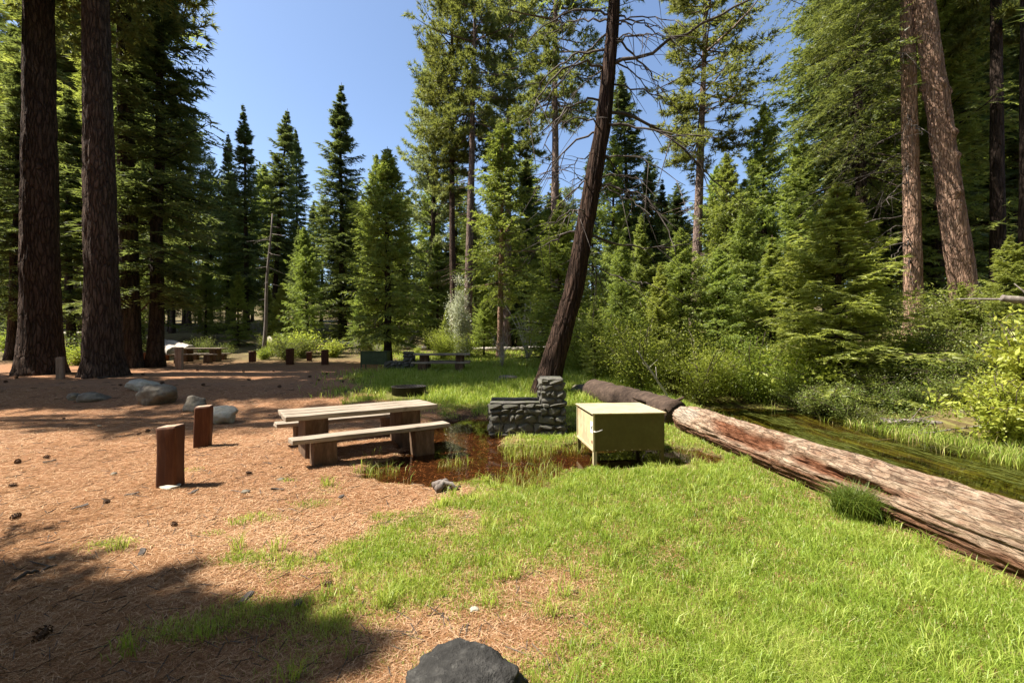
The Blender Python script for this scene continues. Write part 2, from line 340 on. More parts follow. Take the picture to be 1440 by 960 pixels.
class QB:
    """collects quad tubes / grids"""
    def __init__(s): s.V, s.F, s.n = [], [], 0
    def add(s, V, F): s.V.append(np.asarray(V, float)); s.F.append(np.asarray(F, int)+s.n); s.n += len(V)
    def tube(s, P, r, sides=6, cap=True):
        P = np.asarray(P, float); r = np.broadcast_to(np.asarray(r, float), (len(P),))
        T = np.gradient(P, axis=0); T /= np.linalg.norm(T, axis=1)[:, None]+1e-9
        ref = np.where(np.abs(T[:, 2:3]) > .9, np.array([[1., 0, 0]]), np.array([[0, 0, 1.]]))
        if np.any(np.abs(T[:, 2]) > .9): ref = np.tile(np.array([[1., 0, .13]]), (len(P), 1))
        A = np.cross(ref, T); A /= np.linalg.norm(A, axis=1)[:, None]+1e-9; B = np.cross(T, A)
        th = np.arange(sides)*2*math.pi/sides
        V = P[:, None]+r[:, None, None]*(A[:, None]*np.cos(th)[None, :, None]+B[:, None]*np.sin(th)[None, :, None])
        n = len(P); i, j = np.meshgrid(np.arange(n-1), np.arange(sides), indexing='ij'); j2 = (j+1) % sides
        F = np.stack([i*sides+j, i*sides+j2, (i+1)*sides+j2, (i+1)*sides+j], -1).reshape(-1, 4)
        V = V.reshape(-1, 3)
        if cap:
            for ring in (0, n-1):
                c = len(V); V = np.vstack([V, P[ring]])
                base = ring*sides
                a = np.arange(0, sides-1, 2) if sides % 2 == 0 else np.arange(0, sides-1, 2)
                q = [[base+x, base+(x+1) % sides, base+(x+2) % sides, c] for x in a]
                q = q if ring else [x[::-1] for x in q]
                F = np.vstack([F, np.array(q)])
        s.add(V, F)
    def mesh(s, name, mat, smooth=True): return np_mesh(name, np.vstack(s.V), np.vstack(s.F), mat, smooth=smooth)
def bm_mesh(name, bm, mat, smooth=False):
    me = bpy.data.meshes.new(name); bm.to_mesh(me); bm.free()
    if mat is not None: me.materials.append(mat)
    if smooth:
        for p in me.polygons: p.use_smooth = True
    return me
def box_bm(x0, x1, y0, y1, z0, z1, bevel=.006, seg=2, rough=0., seed=0, cuts=0):
    bm = bmesh.new(); bmesh.ops.create_cube(bm, size=1)
    for v in bm.verts: v.co = Vector(((x0+x1)/2+v.co.x*(x1-x0), (y0+y1)/2+v.co.y*(y1-y0), (z0+z1)/2+v.co.z*(z1-z0)))
    if bevel: bmesh.ops.bevel(bm, geom=bm.edges[:], offset=bevel, segments=seg, affect='EDGES', profile=.6)
    if cuts: bmesh.ops.subdivide_edges(bm, edges=[e for e in bm.edges if e.calc_length() > .1], cuts=cuts, use_grid_fill=True)
    if rough:
        rg = random.Random(seed)
        for v in bm.verts: v.co += Vector((rg.uniform(-rough, rough), rg.uniform(-rough, rough), rg.uniform(-rough, rough)))
    return bm
def rock_mesh(name, seed, size, mat, sub=4, flat=.5, angular=.42):
    bm = bmesh.new(); bmesh.ops.create_icosphere(bm, subdivisions=sub, radius=1)
    co = np.array([v.co for v in bm.verts])
    rg = np.random.default_rng(seed)
    # chop with a few planes for facets, then add noise
    r = np.ones(len(co))
    for _ in range(13):
        n = rg.normal(size=3); n /= np.linalg.norm(n); d = rg.uniform(.62, .92)
        c = co@n; r = np.where(c*r > d, r+(d/np.maximum(c, .05)-r)*angular*2.2, r)
    nz = fbm(co[:, 0]*1.4+seed, co[:, 1]*1.4, co[:, 2]*1.4+7, 4, seed)
    n2 = fbm(co[:, 0]*6+seed, co[:, 1]*6, co[:, 2]*6+7, 3, seed+3)
    r = r*(1+.5*(nz-.5)+.17*(n2-.5)+.07*(fbm(co[:, 0]*17, co[:, 1]*17+seed, co[:, 2]*17, 2, seed+8)-.5))
    P = co*r[:, None]*np.array(size)
    for v, p in zip(bm.verts, P): v.co = p
    return bm_mesh(name, bm, mat, True)
def PX(px, d): return (px-CX)/FPX*d                       # photo column + distance -> x
def PT(px, d): x = PX(px, d); return (x, d, hz(x, d))
def PG(px, py):                                            # photo pixel on the ground -> point (marching)
    for d in np.arange(2.0, 80, .04):
        x = PX(px, d)
        if CAM_H-(py-CY)*d/FPX <= hz(x, d): return (x, d, hz(x, d))
    return (PX(px, 40), 40, hz(PX(px, 40), 40))

# ------------------------------------------------------------------ ground, water
def axis(fine0, fine1, step, lo, hi, grow=1.14):
    a = list(np.arange(fine0, fine1+1e-6, step)); s = step; v = fine1
    while v < hi: s *= grow; v += s; a.append(v)
    s = step; v = fine0
    while v > lo: s *= grow; v -= s; a.insert(0, v)
    return np.array(a)
gx = axis(-6, 9, .09, -700, 700); gy = axis(1.5, 15, .09, -200, 900)
X, Y = np.meshgrid(gx, gy); Z = height(X, Y)
nx, ny = len(gx), len(gy)
i, j = np.meshgrid(np.arange(ny-1), np.arange(nx-1), indexing='ij')
Fg = np.stack([i*nx+j, i*nx+j+1, (i+1)*nx+j+1, (i+1)*nx+j], -1).reshape(-1, 4)
Cc = X-creek_cx(Y)
near_creek = np.exp(-((Cc-.5)/2.75)**6)*(1-ss(15, 18, Y))
forest = np.clip(ss(2.0, 2.8, Cc)*ss(0, 4, Y) + ss(21, 26, Y), 0, 1)*(1-.0*X)
ground = link('ground', np_mesh('ground', np.stack([X, Y, Z], -1).reshape(-1, 3), Fg, M['ground'],
    {'grass': grass_mask(X, Y).ravel(), 'wet': puddle_mask(X, Y).ravel(), 'forest': forest.ravel(), 'creek': near_creek.ravel()}, True))
tag(ground, kind='structure')
def sheet(name, xs0, xs1, ys, z, mat, n=8):
    V = []; 
    for a, b, y in zip(xs0, xs1, ys): V += [(a+(b-a)*t/n, y, z) for t in range(n+1)]
    m = len(ys); F = [[r*(n+1)+c, r*(n+1)+c+1, (r+1)*(n+1)+c+1, (r+1)*(n+1)+c] for r in range(m-1) for c in range(n)]
    return tag(link(name, np_mesh(name, np.array(V), np.array(F), mat, smooth=True)), kind='structure')
sheet('puddle_water', [-2.6]*2, [3.5]*2, [4.9, 12.4], PUDDLE_Z, M['puddle'])
ys = np.linspace(-2, 18.5, 30)
sheet('creek_water', creek_cx(ys)-2.3, creek_cx(ys)+3.7, ys, CREEK_Z, M['creek'])

# ------------------------------------------------------------------ foliage builders
def tri_leaves(P, D, W, ln, wd, tint):
    """P base, D direction, W width dir, arrays (n,3); returns V,F,tint"""
    n = len(P); ln = np.broadcast_to(ln, n)[:, None]; wd = np.broadcast_to(wd, n)[:, None]
    V = np.empty((n, 3, 3)); V[:, 0] = P-W*wd*.5; V[:, 1] = P+W*wd*.5; V[:, 2] = P+D*ln
    F = np.arange(n*3).reshape(n, 3)
    return V.reshape(-1, 3), F, np.repeat(tint, 3)
def dia_leaves(P, D, W, ln, wd, tint, fold=0.):
    n = len(P); ln = np.broadcast_to(ln, n)[:, None]; wd = np.broadcast_to(wd, n)[:, None]
    V = np.empty((n, 4, 3)); V[:, 0] = P; V[:, 1] = P+D*ln*.45+W*wd*.5; V[:, 2] = P+D*ln; V[:, 3] = P+D*ln*.45-W*wd*.5
    return V.reshape(-1, 3), np.arange(n*4).reshape(n, 4), np.repeat(tint, 4)
def unit(a): return a/(np.linalg.norm(a, axis=-1, keepdims=True)+1e-9)

def conifer(kind, seed, H, cb, Rm, nb, T=14, K=12, ll=.14, lw=.035, r0=.2, bark='bark_dark', leaf='leaf_fir', dead=0, lean=0.0, lo=-18, hi=38, droop=.35, up=.25, power=.75, irregular=.2, gaps=.12, azr=None):
    rng = np.random.default_rng(seed)
    q = QB()
    zz = np.linspace(-.4, H, 22); wob = .012*H*(fbm(zz*.12, seed*3.1, octs=2, seed=seed)-.5)
    wob2 = .012*H*(fbm(zz*.12, seed*3.1+50, octs=2, seed=seed)-.5)
    rr = r0*(1-np.clip(zz/H, 0, 1))**.8 + .012; rr = rr*(1+.55*np.exp(-np.clip(zz, 0, None)/(r0*2.2)))
    q.tube(np.stack([wob+lean*zz, wob2, zz], -1), rr, 12)
    def axis_at(z): return np.stack([np.interp(z, zz, wob)+lean*z, np.interp(z, zz, wob2), z], -1)
    t = np.sort(rng.random(nb))**.88
    z = cb+(H-cb)*t*.985
    if kind == 'pine': prof = np.sin(np.pi*np.clip(t*.80+.16, 0, 1))**.7
    elif kind == 'spire': prof = np.minimum(1, .75+t*1.2)*(1-t)**power*.95+.015
    else: prof = (1-t)**power*np.minimum(1, .7+t*2.)+.012
    L = Rm*prof*rng.uniform(.5, 1.12, nb)*np.where(rng.random(nb) < .1, 1.28, 1.0)
    L = L*(1+irregular*1.6*(fbm(z*.55/max(H/14, 1), seed+np.arange(nb)*2.39996 % 6.283*.9, octs=2, seed=seed)-.5)*2)
    az = np.arange(nb)*2.39996+rng.normal(0, .35, nb)
    if azr: az = rng.uniform(azr[0], azr[1], nb)
    keep = ~((fbm(z*.45/ max(H/14, 1), az*.9, octs=2, seed=seed+5) < .36) & (rng.random(nb) < gaps*5))
    z, t, L, az = z[keep], t[keep], np.maximum(L[keep], .10), az[keep]; nb = len(z)
    th = np.radians(lo+(hi-lo)*t**.9+rng.normal(0, 5, nb))
    dh = np.stack([np.cos(az), np.sin(az), 0*az], -1); pp = np.stack([-np.sin(az), np.cos(az), 0*az], -1)
    base = axis_at(z)
    def pos(s):        # s (nb,k) -> (nb,k,3)
        Ls = L[:, None]*s
        zc = Ls*np.sin(th)[:, None]-droop*L[:, None]*s**2*(1-t[:, None])+up*L[:, None]*s**3
        return base[:, None]+dh[:, None]*(Ls*np.cos(th)[:, None])[..., None]+np.array([0, 0, 1.])*zc[..., None]
    sg = np.linspace(0, .96, 5)
    bp = pos(np.tile(sg, (nb, 1)))
    # branch tubes (3 sided), vectorised
    br = (.010+.018*L)[:, None]*(1-sg*.85)[None]*min(1.0, .55+H/40)
    th3 = np.arange(3)*2*math.pi/3
    bV = bp[:, :, None]+br[:, :, None, None]*(pp[:, None, None]*np.cos(th3)[None, None, :, None]+np.array([0, 0, 1.])*np.sin(th3)[None, None, :, None])
    ii, kk, jj = np.meshgrid(np.arange(nb), np.arange(4), np.arange(3), indexing='ij')
    idx = lambda a, b, c: a*15+b*3+c % 3
    bF = np.stack([idx(ii, kk, jj), idx(ii, kk, jj+1), idx(ii, kk+1, jj+1), idx(ii, kk+1, jj)], -1).reshape(-1, 4)
    q.add(bV.reshape(-1, 3), bF)
    for k in range(dead):
        a = rng.uniform(0, 6.28); zd = rng.uniform(cb*.35, cb*1.02); l = rng.uniform(.5, 1.3)*Rm*.5
        s = np.linspace(0, 1, 5); b = axis_at(np.array([zd]))[0]
        q.tube(b+np.stack([np.cos(a)*l*s, np.sin(a)*l*s, -.25*l*s**1.6+rng.normal(0, .04, 5)*s], -1), .022*(1-.8*s)+.004, 4)
    trunk = q.mesh('trunk', M[bark])
    # twigs
    s = np.linspace(.16 if kind != 'pine' else .38, 1.0, T)[None]+rng.uniform(-.03, .03, (nb, T)); s = np.clip(s, .08, 1.0)
    tp = pos(s)
    side = np.where((np.arange(T) % 2) == 0, 1., -1.)[None]*np.ones((nb, 1))
    ang = np.radians(rng.uniform(38, 72, (nb, T)))*(1-.6*ss(.85, 1, s))
    tl = (L[:, None]*(.46*(1-s)+.10)+.05)*rng.uniform(.7, 1.2, (nb, T)); tl = np.clip(tl, .05, 1.5 if H > 14 else 1.0)
    if kind == 'pine': tl = np.clip(tl*.8, .2, .9)
    td = dh[:, None]*np.cos(ang)[..., None]+pp[:, None]*(np.sin(ang)*side)[..., None]
    tz = {'fir': -.12, 'spire': -.18, 'cedar': -.25, 'pine': .25}[kind]+rng.normal(0, .12 if kind in ('fir', 'spire') else .3, (nb, T))+np.sin(th)[:, None]*.4
    td = unit(td+np.array([0, 0, 1.])*tz[..., None])
    bt = rng.random(nb)[:, None]*.35+rng.random((nb, T))*.4
    if kind == 'pine':
        # tufts: needle fans gathered near twig ends
        qk = np.linspace(.45, 1.0, 3)
        c = tp[:, :, None]+td[:, :, None]*(tl[..., None]*qk)[..., None]
        c = np.repeat(c[:, :, :, None], K, axis=3)
        dr = unit(rng.normal(size=c.shape)+td[:, :, None, None]*.9+np.array([0, 0, .35]))
        ti = np.broadcast_to(bt[:, :, None, None], c.shape[:-1])+rng.random(c.shape[:-1])*.25
        P = c.reshape(-1, 3); D = dr.reshape(-1, 3)
        W = unit(np.cross(D, rng.normal(size=D.shape)))
    else:
        qk = np.linspace(.06, 1.0, K)[None, None]+rng.uniform(-.04, .04, (nb, T, K))
        c = tp[:, :, None]+td[:, :, None]*(tl[..., None]*qk)[..., None]
        c[..., 2] -= .22*tl[..., None]*qk**2
        sd = np.where(np.arange(K) % 2 == 0, 1., -1.)[None, None]
        a2 = np.radians(rng.uniform(25, 60, (nb, T, K)))
        hp = unit(np.cross(td, np.array([0, 0, 1.])))
        if kind == 'cedar': hp = unit(hp+rng.normal(0, .7, hp.shape))
        D = td[:, :, None]*np.cos(a2)[..., None]+hp[:, :, None]*(np.sin(a2)*sd)[..., None]
        jit = .32 if kind in ('fir', 'spire') else .5
        D = unit(D+rng.normal(0, jit, D.shape)+np.array([0, 0, -.08 if kind != 'cedar' else -.18]))
        nrm = unit(np.cross(td, hp))
        W = unit(np.cross(D, nrm[:, :, None]*.6+rng.normal(0, .8, D.shape)))
        ti = np.broadcast_to(bt[:, :, None], (nb, T, K))+rng.random((nb, T, K))*.25
        P, D, W = c.reshape(-1, 3), D.reshape(-1, 3), W.reshape(-1, 3)
    n = len(P); ti = ti.reshape(-1); lf = np.repeat(.35+.65*np.clip((1-t)*6, 0, 1), n//nb)
    V, F, tt = tri_leaves(P, D, W, ll*lf*rng.uniform(.7, 1.3, n), lw*lf*rng.uniform(.7, 1.3, n), ti)
    crown = np_mesh('crown', V, F, M[leaf], {'tint': tt})
    return dict(trunk=trunk, crown=crown, H=H)

def bush(seed, Hh, Rm, nst, nleaf, ll, lw, stem='stem', leaf='leaf_bush', spread=1.0, stem_r=.02, clump=.22, droopy=0.):
    rng = np.random.default_rng(seed); q = QB(); tips = []
    for k in range(nst):
        a = rng.uniform(0, 6.283); l = Hh*rng.uniform(.6, 1.08); rad = Rm*rng.uniform(.15, 1.0)*spread
        s = np.linspace(0, 1, 7)
        p = np.stack([np.cos(a)*rad*s**1.2+rng.normal(0, .04, 7)*s, np.sin(a)*rad*s**1.2+rng.normal(0, .04, 7)*s, l*(s-.22*s**2*(rad/Rm))*1.1], -1)
        q.tube(p, stem_r*(1-.85*s)+.003, 5)
        for m in range(5):
            u = rng.uniform(.06, .95); b = np.array([np.interp(u, s, p[:, c]) for c in range(3)])
            d = rng.normal(size=3); d[2] = abs(d[2])*.5+.1; d = d/np.linalg.norm(d)*rng.uniform(.2, .5)*Rm*.8
            w = np.linspace(0, 1, 4); q.tube(b+d*w[:, None], stem_r*.4*(1-.8*w)+.002, 4)
            for f in (.45, .75, 1.0): tips.append(b+d*f)
        for f in (.2, .4, .6, .8, 1.0): tips.append(np.array([np.interp(f, s, p[:, c]) for c in range(3)]))
    tips = np.array(tips); pick = rng.integers(0, len(tips), nleaf)
    ct = rng.random(len(tips))
    P = tips[pick]+rng.normal(0, clump*.5, (nleaf, 3))*np.array([1, 1, .8])
    P[:, 2] = np.maximum(P[:, 2], .03)
    D = unit(rng.normal(size=(nleaf, 3))+np.array([0, 0, .15-droopy])); W = unit(np.cross(D, rng.normal(size=(nleaf, 3))+np.array([0, 0, 1.2])))
    V, F, tt = dia_leaves(P, D, W, ll*rng.uniform(.6, 1.25, nleaf), lw*rng.uniform(.7, 1.2, nleaf), ct[pick]*.5+rng.random(nleaf)*.5)
    return dict(trunk=q.mesh('stems', M[stem]), crown=np_mesh('leaves', V, F, M[leaf], {'tint': tt}), H=Hh)

def place(proto, name, label, cat, loc, H=None, wide=1.0, rz=None, group=None, tilt=(0, 0), parts=('trunk', 'crown')):
    s = (H/proto['H']) if H else 1.0
    t = thing(name, label, cat, loc, 0, group)
    t.rotation_euler = (tilt[0]+random.gauss(0, .018), tilt[1]+random.gauss(0, .018), rz if rz is not None else random.uniform(0, 6.28)); t.scale = (s*wide*random.uniform(.9, 1.12), s*wide*random.uniform(.9, 1.12), s)
    link(parts[0], proto['trunk'], t); link(parts[1], proto['crown'], t)
    return t
def top_h(px, d, ytop): return CAM_H+(CY-ytop)*d/FPX - hz(PX(px, d), d)
random.seed(11)
# ------------------------------------------------------------------ tree kinds (built once, copied below)
K = {}
K['fir_young'] = conifer('fir', 1, 6.5, .2, 2.1, 230, 16, 14, .115, .034, .09, leaf='leaf_young', lo=-8, hi=42, droop=.22, up=.18, power=.8)
K['fir_young2'] = conifer('fir', 2, 6.5, .3, 1.7, 150, 15, 13, .12, .036, .08, leaf='leaf_young', lo=-5, hi=45, droop=.2, up=.2, power=.9)
K['fir_mid'] = conifer('fir', 3, 14, 1.2, 2.5, 230, 16, 13, .18, .052, .17, leaf='leaf_fir', lo=-20, hi=35, power=.7, gaps=.14)
K['fir_side'] = conifer('fir', 44, 30, 7.5, 5.0, 150, 26, 22, .13, .034, .36, leaf='leaf_olive', lo=-26, hi=20, droop=.5, up=.12, power=.6, azr=(2.3, 3.5), irregular=.3)
K['fir_big'] = conifer('fir', 4, 30, 7.0, 4.4, 280, 22, 20, .165, .042, .36, leaf='leaf_olive', lo=-24, hi=30, droop=.45, up=.15, power=.62, dead=14)
K['spire'] = conifer('spire', 5, 25, 4.0, 3.3, 340, 14, 12, .26, .072, .24, leaf='leaf_spire', lo=-24, hi=28, power=.95, irregular=.3, gaps=.18)
K['spire2'] = conifer('spire', 6, 25, 6.0, 2.8, 270, 13, 12, .27, .075, .23, leaf='leaf_spire', lo=-28, hi=24, power=.8, irregular=.5, gaps=.26, dead=10)
K['spire3'] = conifer('spire', 15, 25, 8.5, 2.7, 240, 14, 12, .27, .075, .24, leaf='leaf_spire', lo=-30, hi=18, power=.55, irregular=.6, gaps=.3, dead=22)
K['fir_mid2'] = conifer('fir', 16, 14, 2.6, 2.3, 220, 15, 13, .17, .05, .17, leaf='leaf_fir', lo=-26, hi=30, power=.55, irregular=.55, gaps=.3, dead=10)
K['cedar'] = conifer('cedar', 7, 14, 1.6, 2.7, 250, 15, 14, .17, .055, .18, leaf='leaf_cedar', lo=-16, hi=48, power=.72, irregular=.35, gaps=.24)
K['cedar2'] = conifer('cedar', 8, 14, 3.0, 2.3, 210, 14, 14, .17, .052, .17, leaf='leaf_cedar', lo=-14, hi=50, power=.72, irregular=.4, gaps=.28)
K['cedar_red'] = conifer('cedar', 9, 14, 3.6, 2.2, 190, 14, 14, .17, .054, .16, bark='bark_red', leaf='leaf_cedar', lo=-14, hi=45, power=.65, irregular=.4, gaps=.26)
K['pine'] = conifer('pine', 10, 28, 11, 2.9, 180, 14, 10, .30, .055, .30, bark='bark_pine', leaf='leaf_pine', lo=-22, hi=40, droop=.25, up=.3, irregular=.4, gaps=.2, dead=16)
K['pine2'] = conifer('pine', 12, 28, 14, 3.2, 160, 14, 10, .30, .055, .30, bark='bark_pink', leaf='leaf_pine', lo=-28, hi=40, droop=.35, up=.3, irregular=.5, gaps=.25, dead=22)
K['pine_blue'] = conifer('pine', 13, 24, 3.5, 2.7, 190, 12, 8, .30, .055, .22, leaf='leaf_blue', lo=-5, hi=55, droop=.12, up=.25, irregular=.25, gaps=.1)
K['pine_blue']['crown'].name = 'crown'

def big_trunk(seed, r0, H, lean=(0, 0), flare=1.0, mat='bark_pine', rings=190, sides=72, furrow=.06, path=None, taper=.75, knots=0):
    rng = np.random.default_rng(seed)
    z = np.concatenate([np.linspace(-.5, H*.55, rings), np.linspace(H*.55, H, 30)[1:]])
    th = np.arange(sides)*2*math.pi/sides
    Zg, Tg = np.meshgrid(z, th, indexing='ij')
    if path is None: cx, cy = lean[0]*z, lean[1]*z
    else: cx, cy = np.interp(z, path[2], path[0]), np.interp(z, path[2], path[1])
    r = r0*(1-np.clip(z/H, 0, 1)*taper) if path is None or path.shape[0] < 4 else np.interp(z, path[2], path[3])
    fl = 1+flare*np.exp(-np.clip(z, 0, None)/(r0*1.3))*.55
    lob = 1+.22*flare*np.exp(-np.clip(Zg, 0, None)/(r0*1.2))*(fbm(np.cos(Tg)*2.2+seed, np.sin(Tg)*2.2, 0, 2, seed)-.5)*2
    u = np.cos(Tg)*r0*5.5; v = np.sin(Tg)*r0*5.5
    n1 = fbm(u*1.5+seed, v*1.5, Zg*.75, 3, seed); n2 = fbm(u*3.6, v*3.6+seed, Zg*2.6, 2, seed+2)
    ridge = 1-np.abs(n1*2-1)*2.2
    disp = furrow*(-np.clip(ridge, 0, 1)*.75+(n2-.5)*.55)
    for k in range(knots):
        kz, ka = rng.uniform(.12*H, .55*H), rng.uniform(0, 6.28)
        da = np.abs((Tg-ka+math.pi) % (2*math.pi)-math.pi)
        disp = disp+.11*np.exp(-((Zg-kz)/.10)**2-(da*r0/.16)**2)
    rr = (r*fl)[:, None]*lob+disp*np.minimum(1, (r[:, None]/r0)*1.2)
    V = np.stack([cx[:, None]+np.cos(Tg)*rr, cy[:, None]+np.sin(Tg)*rr, Zg], -1).reshape(-1, 3)
    n = len(z); a, b = np.meshgrid(np.arange(n-1), np.arange(sides), indexing='ij'); b2 = (b+1) % sides
    F = np.stack([a*sides+b, a*sides+b2, (a+1)*sides+b2, (a+1)*sides+b], -1).reshape(-1, 4)
    return np_mesh('trunk', V, F, M[mat], smooth=True)

def giant(name, label, px, d, trunk, crown_key, H, lean=(0, 0), wide=1.0, cat='tree', rz=0.):
    t = thing(name, label, cat, PT(px, d))
    link('trunk', trunk, t)
    if crown_key:
        pr = K[crown_key]; c = link('crown', pr['crown'], t); s = H/pr['H']
        c.scale = (s*wide, s*wide, s)
        c.matrix_basis = Matrix(((1, 0, lean[0], 0), (0, 1, lean[1], 0), (0, 0, 1, 0), (0, 0, 0, 1))) @ Matrix.Rotation(rz, 4, 'Z') @ Matrix.Diagonal((s*wide, s*wide, s, 1))
    return t
giant('pine_tree', 'stout furrowed pine trunk at far left, left of the thin grey post', 57, 17.2, big_trunk(21, .62, 29, (-.004, 0), .6, taper=.6), 'pine2', 29, wide=1.2)
giant('pine_tree', 'thick dark red pine trunk standing just right of the thin grey post', 146, 16.6, big_trunk(22, .56, 28, (-.022, 0), .6, 'bark_pine', taper=.6), 'pine2', 28, (-.022, 0), 1.2)
giant('pine_tree', 'slimmer dark trunk close behind the two thick pines on the left', 184, 20.5, big_trunk(23, .42, 34, (-.02, 0), .6, 'bark_dark', 120, 48, .04), 'pine2', 34, (-.02, 0))
giant('pine_tree', 'tall scarred reddish grey trunk leaning left with burls, behind the right bank', 1362, 15.8, big_trunk(24, .42, 32, (-.138, 0), .4, 'bark_red', 200, 64, .05, knots=26), 'pine2', 32, (-.138, 0), 1.1)
bank_fir = giant('fir_tree', 'tall fir on the right bank with straight sunlit trunk and long drooping branches', 1286, 16.2, big_trunk(25, .30, 30, (-.022, 0), .6, 'bark_red', 170, 48, .04), 'fir_side', 30, (-.022, 0), 1.0, rz=0)
giant('fir_tree', 'dark tall trunk standing far right behind the leaning burled trunk', 1404, 20, big_trunk(26, .30, 30, (-.008, 0), .5, 'bark_dark', 100, 32, .03), 'pine', 32, (-.008, 0), .9, rz=.5)
giant('fir_tree', 'dark trunk cut by the right edge of the picture', 1443, 17, big_trunk(27, .24, 28, (0, 0), .5, 'bark_dark', 100, 32, .03), 'pine2', 32, (0, 0), .8, rz=4)

# the leaning cedar behind the stone stove
LD = 13.2
lx, ly, lz0 = PT(764, LD)
pl = np.array([(764, None, .46), (768, 545, .40), (778, 508, .36), (807, 408, .30), (826, 300, .27), (848, 175, .235), (860, 58, .19), (864, 0, .175), (872, -140, .145), (878, -300, .10)], dtype=object)
zs = [-.5]+[CAM_H+(CY-p[1])*LD/FPX-lz0 for p in pl[1:]]; zs[1] = max(zs[1], .15)
xs = [PX(p[0], LD)-lx for p in pl]; rs = [p[2] for p in pl]
path = np.array([xs, [0]*len(xs), zs, rs], float)
lean_tree = thing('leaning_tree', 'dark tree leaning right with bare drooping dead branches, behind the stone stove', 'tree', (lx, ly, lz0))
link('trunk', big_trunk(31, .40, zs[-1], flare=.25, mat='bark_lean', rings=200, sides=56, furrow=.045, path=path), lean_tree)
cr = link('crown', K['cedar2']['crown'], lean_tree); cr.location = (xs[-3]-.3, 0, zs[-3]-1.0); cr.scale = (.6, .6, .5)
rb = np.random.default_rng(77)
def trunk_at(z): return np.array([np.interp(z, path[2], path[0]), 0, z])
def dead_branch(b, pts, r, twigs=4, parent=None):
    q = QB(); P = np.array(pts, float); 
    n = len(P); tt = np.linspace(0, n-1, 14); S = np.stack([np.interp(tt, np.arange(n), P[:, c]) for c in range(3)], -1)
    for _ in range(2): S[1:-1] = (S[:-2]+2*S[1:-1]+S[2:])/4
    S[1:] += rb.normal(0, .035, S[1:].shape)
    q.tube(S, r*(1-.86*np.linspace(0, 1, 14))+.004, 6)
    for k in range(twigs):
        i0 = rb.integers(4, 13); dd = S[i0]-S[i0-1]; dd = dd/np.linalg.norm(dd)+rb.normal(0, .7, 3)+np.array([0, 0, -.5]); l = rb.uniform(.3, 1.0)
        w = np.linspace(0, 1, 5); q.tube(S[i0]+dd*l*w[:, None]+np.array([0, 0, -.25])*(w**2)[:, None]*l, r*.35*(1-.8*w)+.003, 4)
    link('branch', q.mesh('branch', M['branch_dark']), parent or lean_tree)
def lean_pt(px, py, dy=0.): return (PX(px, LD)-lx, dy, CAM_H+(CY-py)*LD/FPX-lz0)
for pts, r, dy in ([((853, 95), (905, 88), (960, 62), (1010, 40), (1048, 38), (1076, 22)), .05, -.8], [((846, 150), (890, 155), (940, 175), (985, 205), (1018, 235), (1062, 238)), .05, .6],
        [((845, 170), (880, 185), (930, 205), (975, 212)), .04, -.5], [((857, 45), (900, 60), (940, 75), (960, 80)), .035, .9], [((830, 260), (870, 268), (905, 290), (925, 330), (928, 372)), .03, -.6],
        [((822, 330), (865, 340), (920, 345), (985, 338), (1010, 318)), .035, .5], [((812, 365), (850, 385), (890, 400), (905, 402)), .022, -.3], [((838, 215), (870, 230), (893, 262), (900, 300)), .025, .4],
        [((851, 100), (820, 90), (785, 110), (755, 150), (738, 200)), .04, -.4], [((855, 70), (815, 62), (775, 85), (745, 118)), .035, .5], [((847, 140), (815, 150), (780, 185), (758, 235)), .035, -.6],
        [((843, 185), (805, 195), (770, 225), (752, 262)), .03, .5], [((860, 20), (815, 18), (770, 42), (735, 88)), .035, -.3], [((833, 250), (800, 265), (775, 295)), .025, .4], [((858, 30), (830, 10), (800, 0), (770, 6)), .03, .7]):
    P = [lean_pt(a, b, dy*k/(len(pts)-1)*2) for k, (a, b) in enumerate(pts)]
    dead_branch(None, P, r, 5)
for k in range(26):
    z = rb.uniform(zs[3], zs[-3]); b = trunk_at(z); a = rb.choice([0, math.pi])+rb.normal(0, .7); l = rb.uniform(.9, 3.2)*(.5+.5*z/zs[-3])
    s = np.linspace(0, 1, 6); dr = np.array([math.cos(a), math.sin(a), 0])
    dead_branch(None, b+dr*(l*s)[:, None]+np.array([0, 0, 1.])*(l*(rb.uniform(-.1, .3)*s-rb.uniform(.3, .7)*s**2))[:, None], rb.uniform(.016, .03), 4)

for k in range(34):       # bare lower limbs of the big bank fir
    z = rb.uniform(2.5, 12); a = rb.uniform(1.6, 4.4); l = rb.uniform(.9, 2.8); s_ = np.linspace(0, 1, 6); dr = np.array([math.cos(a), math.sin(a), 0])
    dead_branch(None, np.array([-.022*z, 0, z])+dr*(l*s_)[:, None]+np.array([0, 0, 1.])*(l*(rb.uniform(-.1, .15)*s_-rb.uniform(.25, .6)*s_**2))[:, None], rb.uniform(.014, .026), 3, bank_fir)
# ------------------------------------------------------------------ trees one can tell apart: kind, name, label, px, distance, top row, width
def T(kind, name, label, px, d, ytop, wide=1.0, cat='tree', group=None, rz=None, **kw):
    return place(K[kind], name, label, cat, PT(px, d), max(1.0, top_h(px, d, ytop)), wide, rz, group, **kw)
T('spire', 'fir_tree', 'tall dark fir with shaggy drooping branches right of the thick left pines', 214, 21, -120, 1.5)
T('cedar2', 'cedar_tree', 'dark low cedar in shade right of the shaggy fir on the left', 243, 40, 290, 1.4)
T('pine_blue', 'pine_tree', 'pale grey green pine spire with open whorls against the sky, left side', 265, 46, 172, 1.0)
T('pine_blue', 'pine_tree', 'small pale pine top peeking up left of the open pale spire', 241, 54, 192, .8)
T('pine_blue', 'pine_tree', 'pale pine of middle height just right of the open pale spire', 297, 50, 222, 1.0)
T('spire2', 'fir_tree', 'dark fir whose top peeks out behind the broader dark fir of the left group', 322, 48, 186, .9)
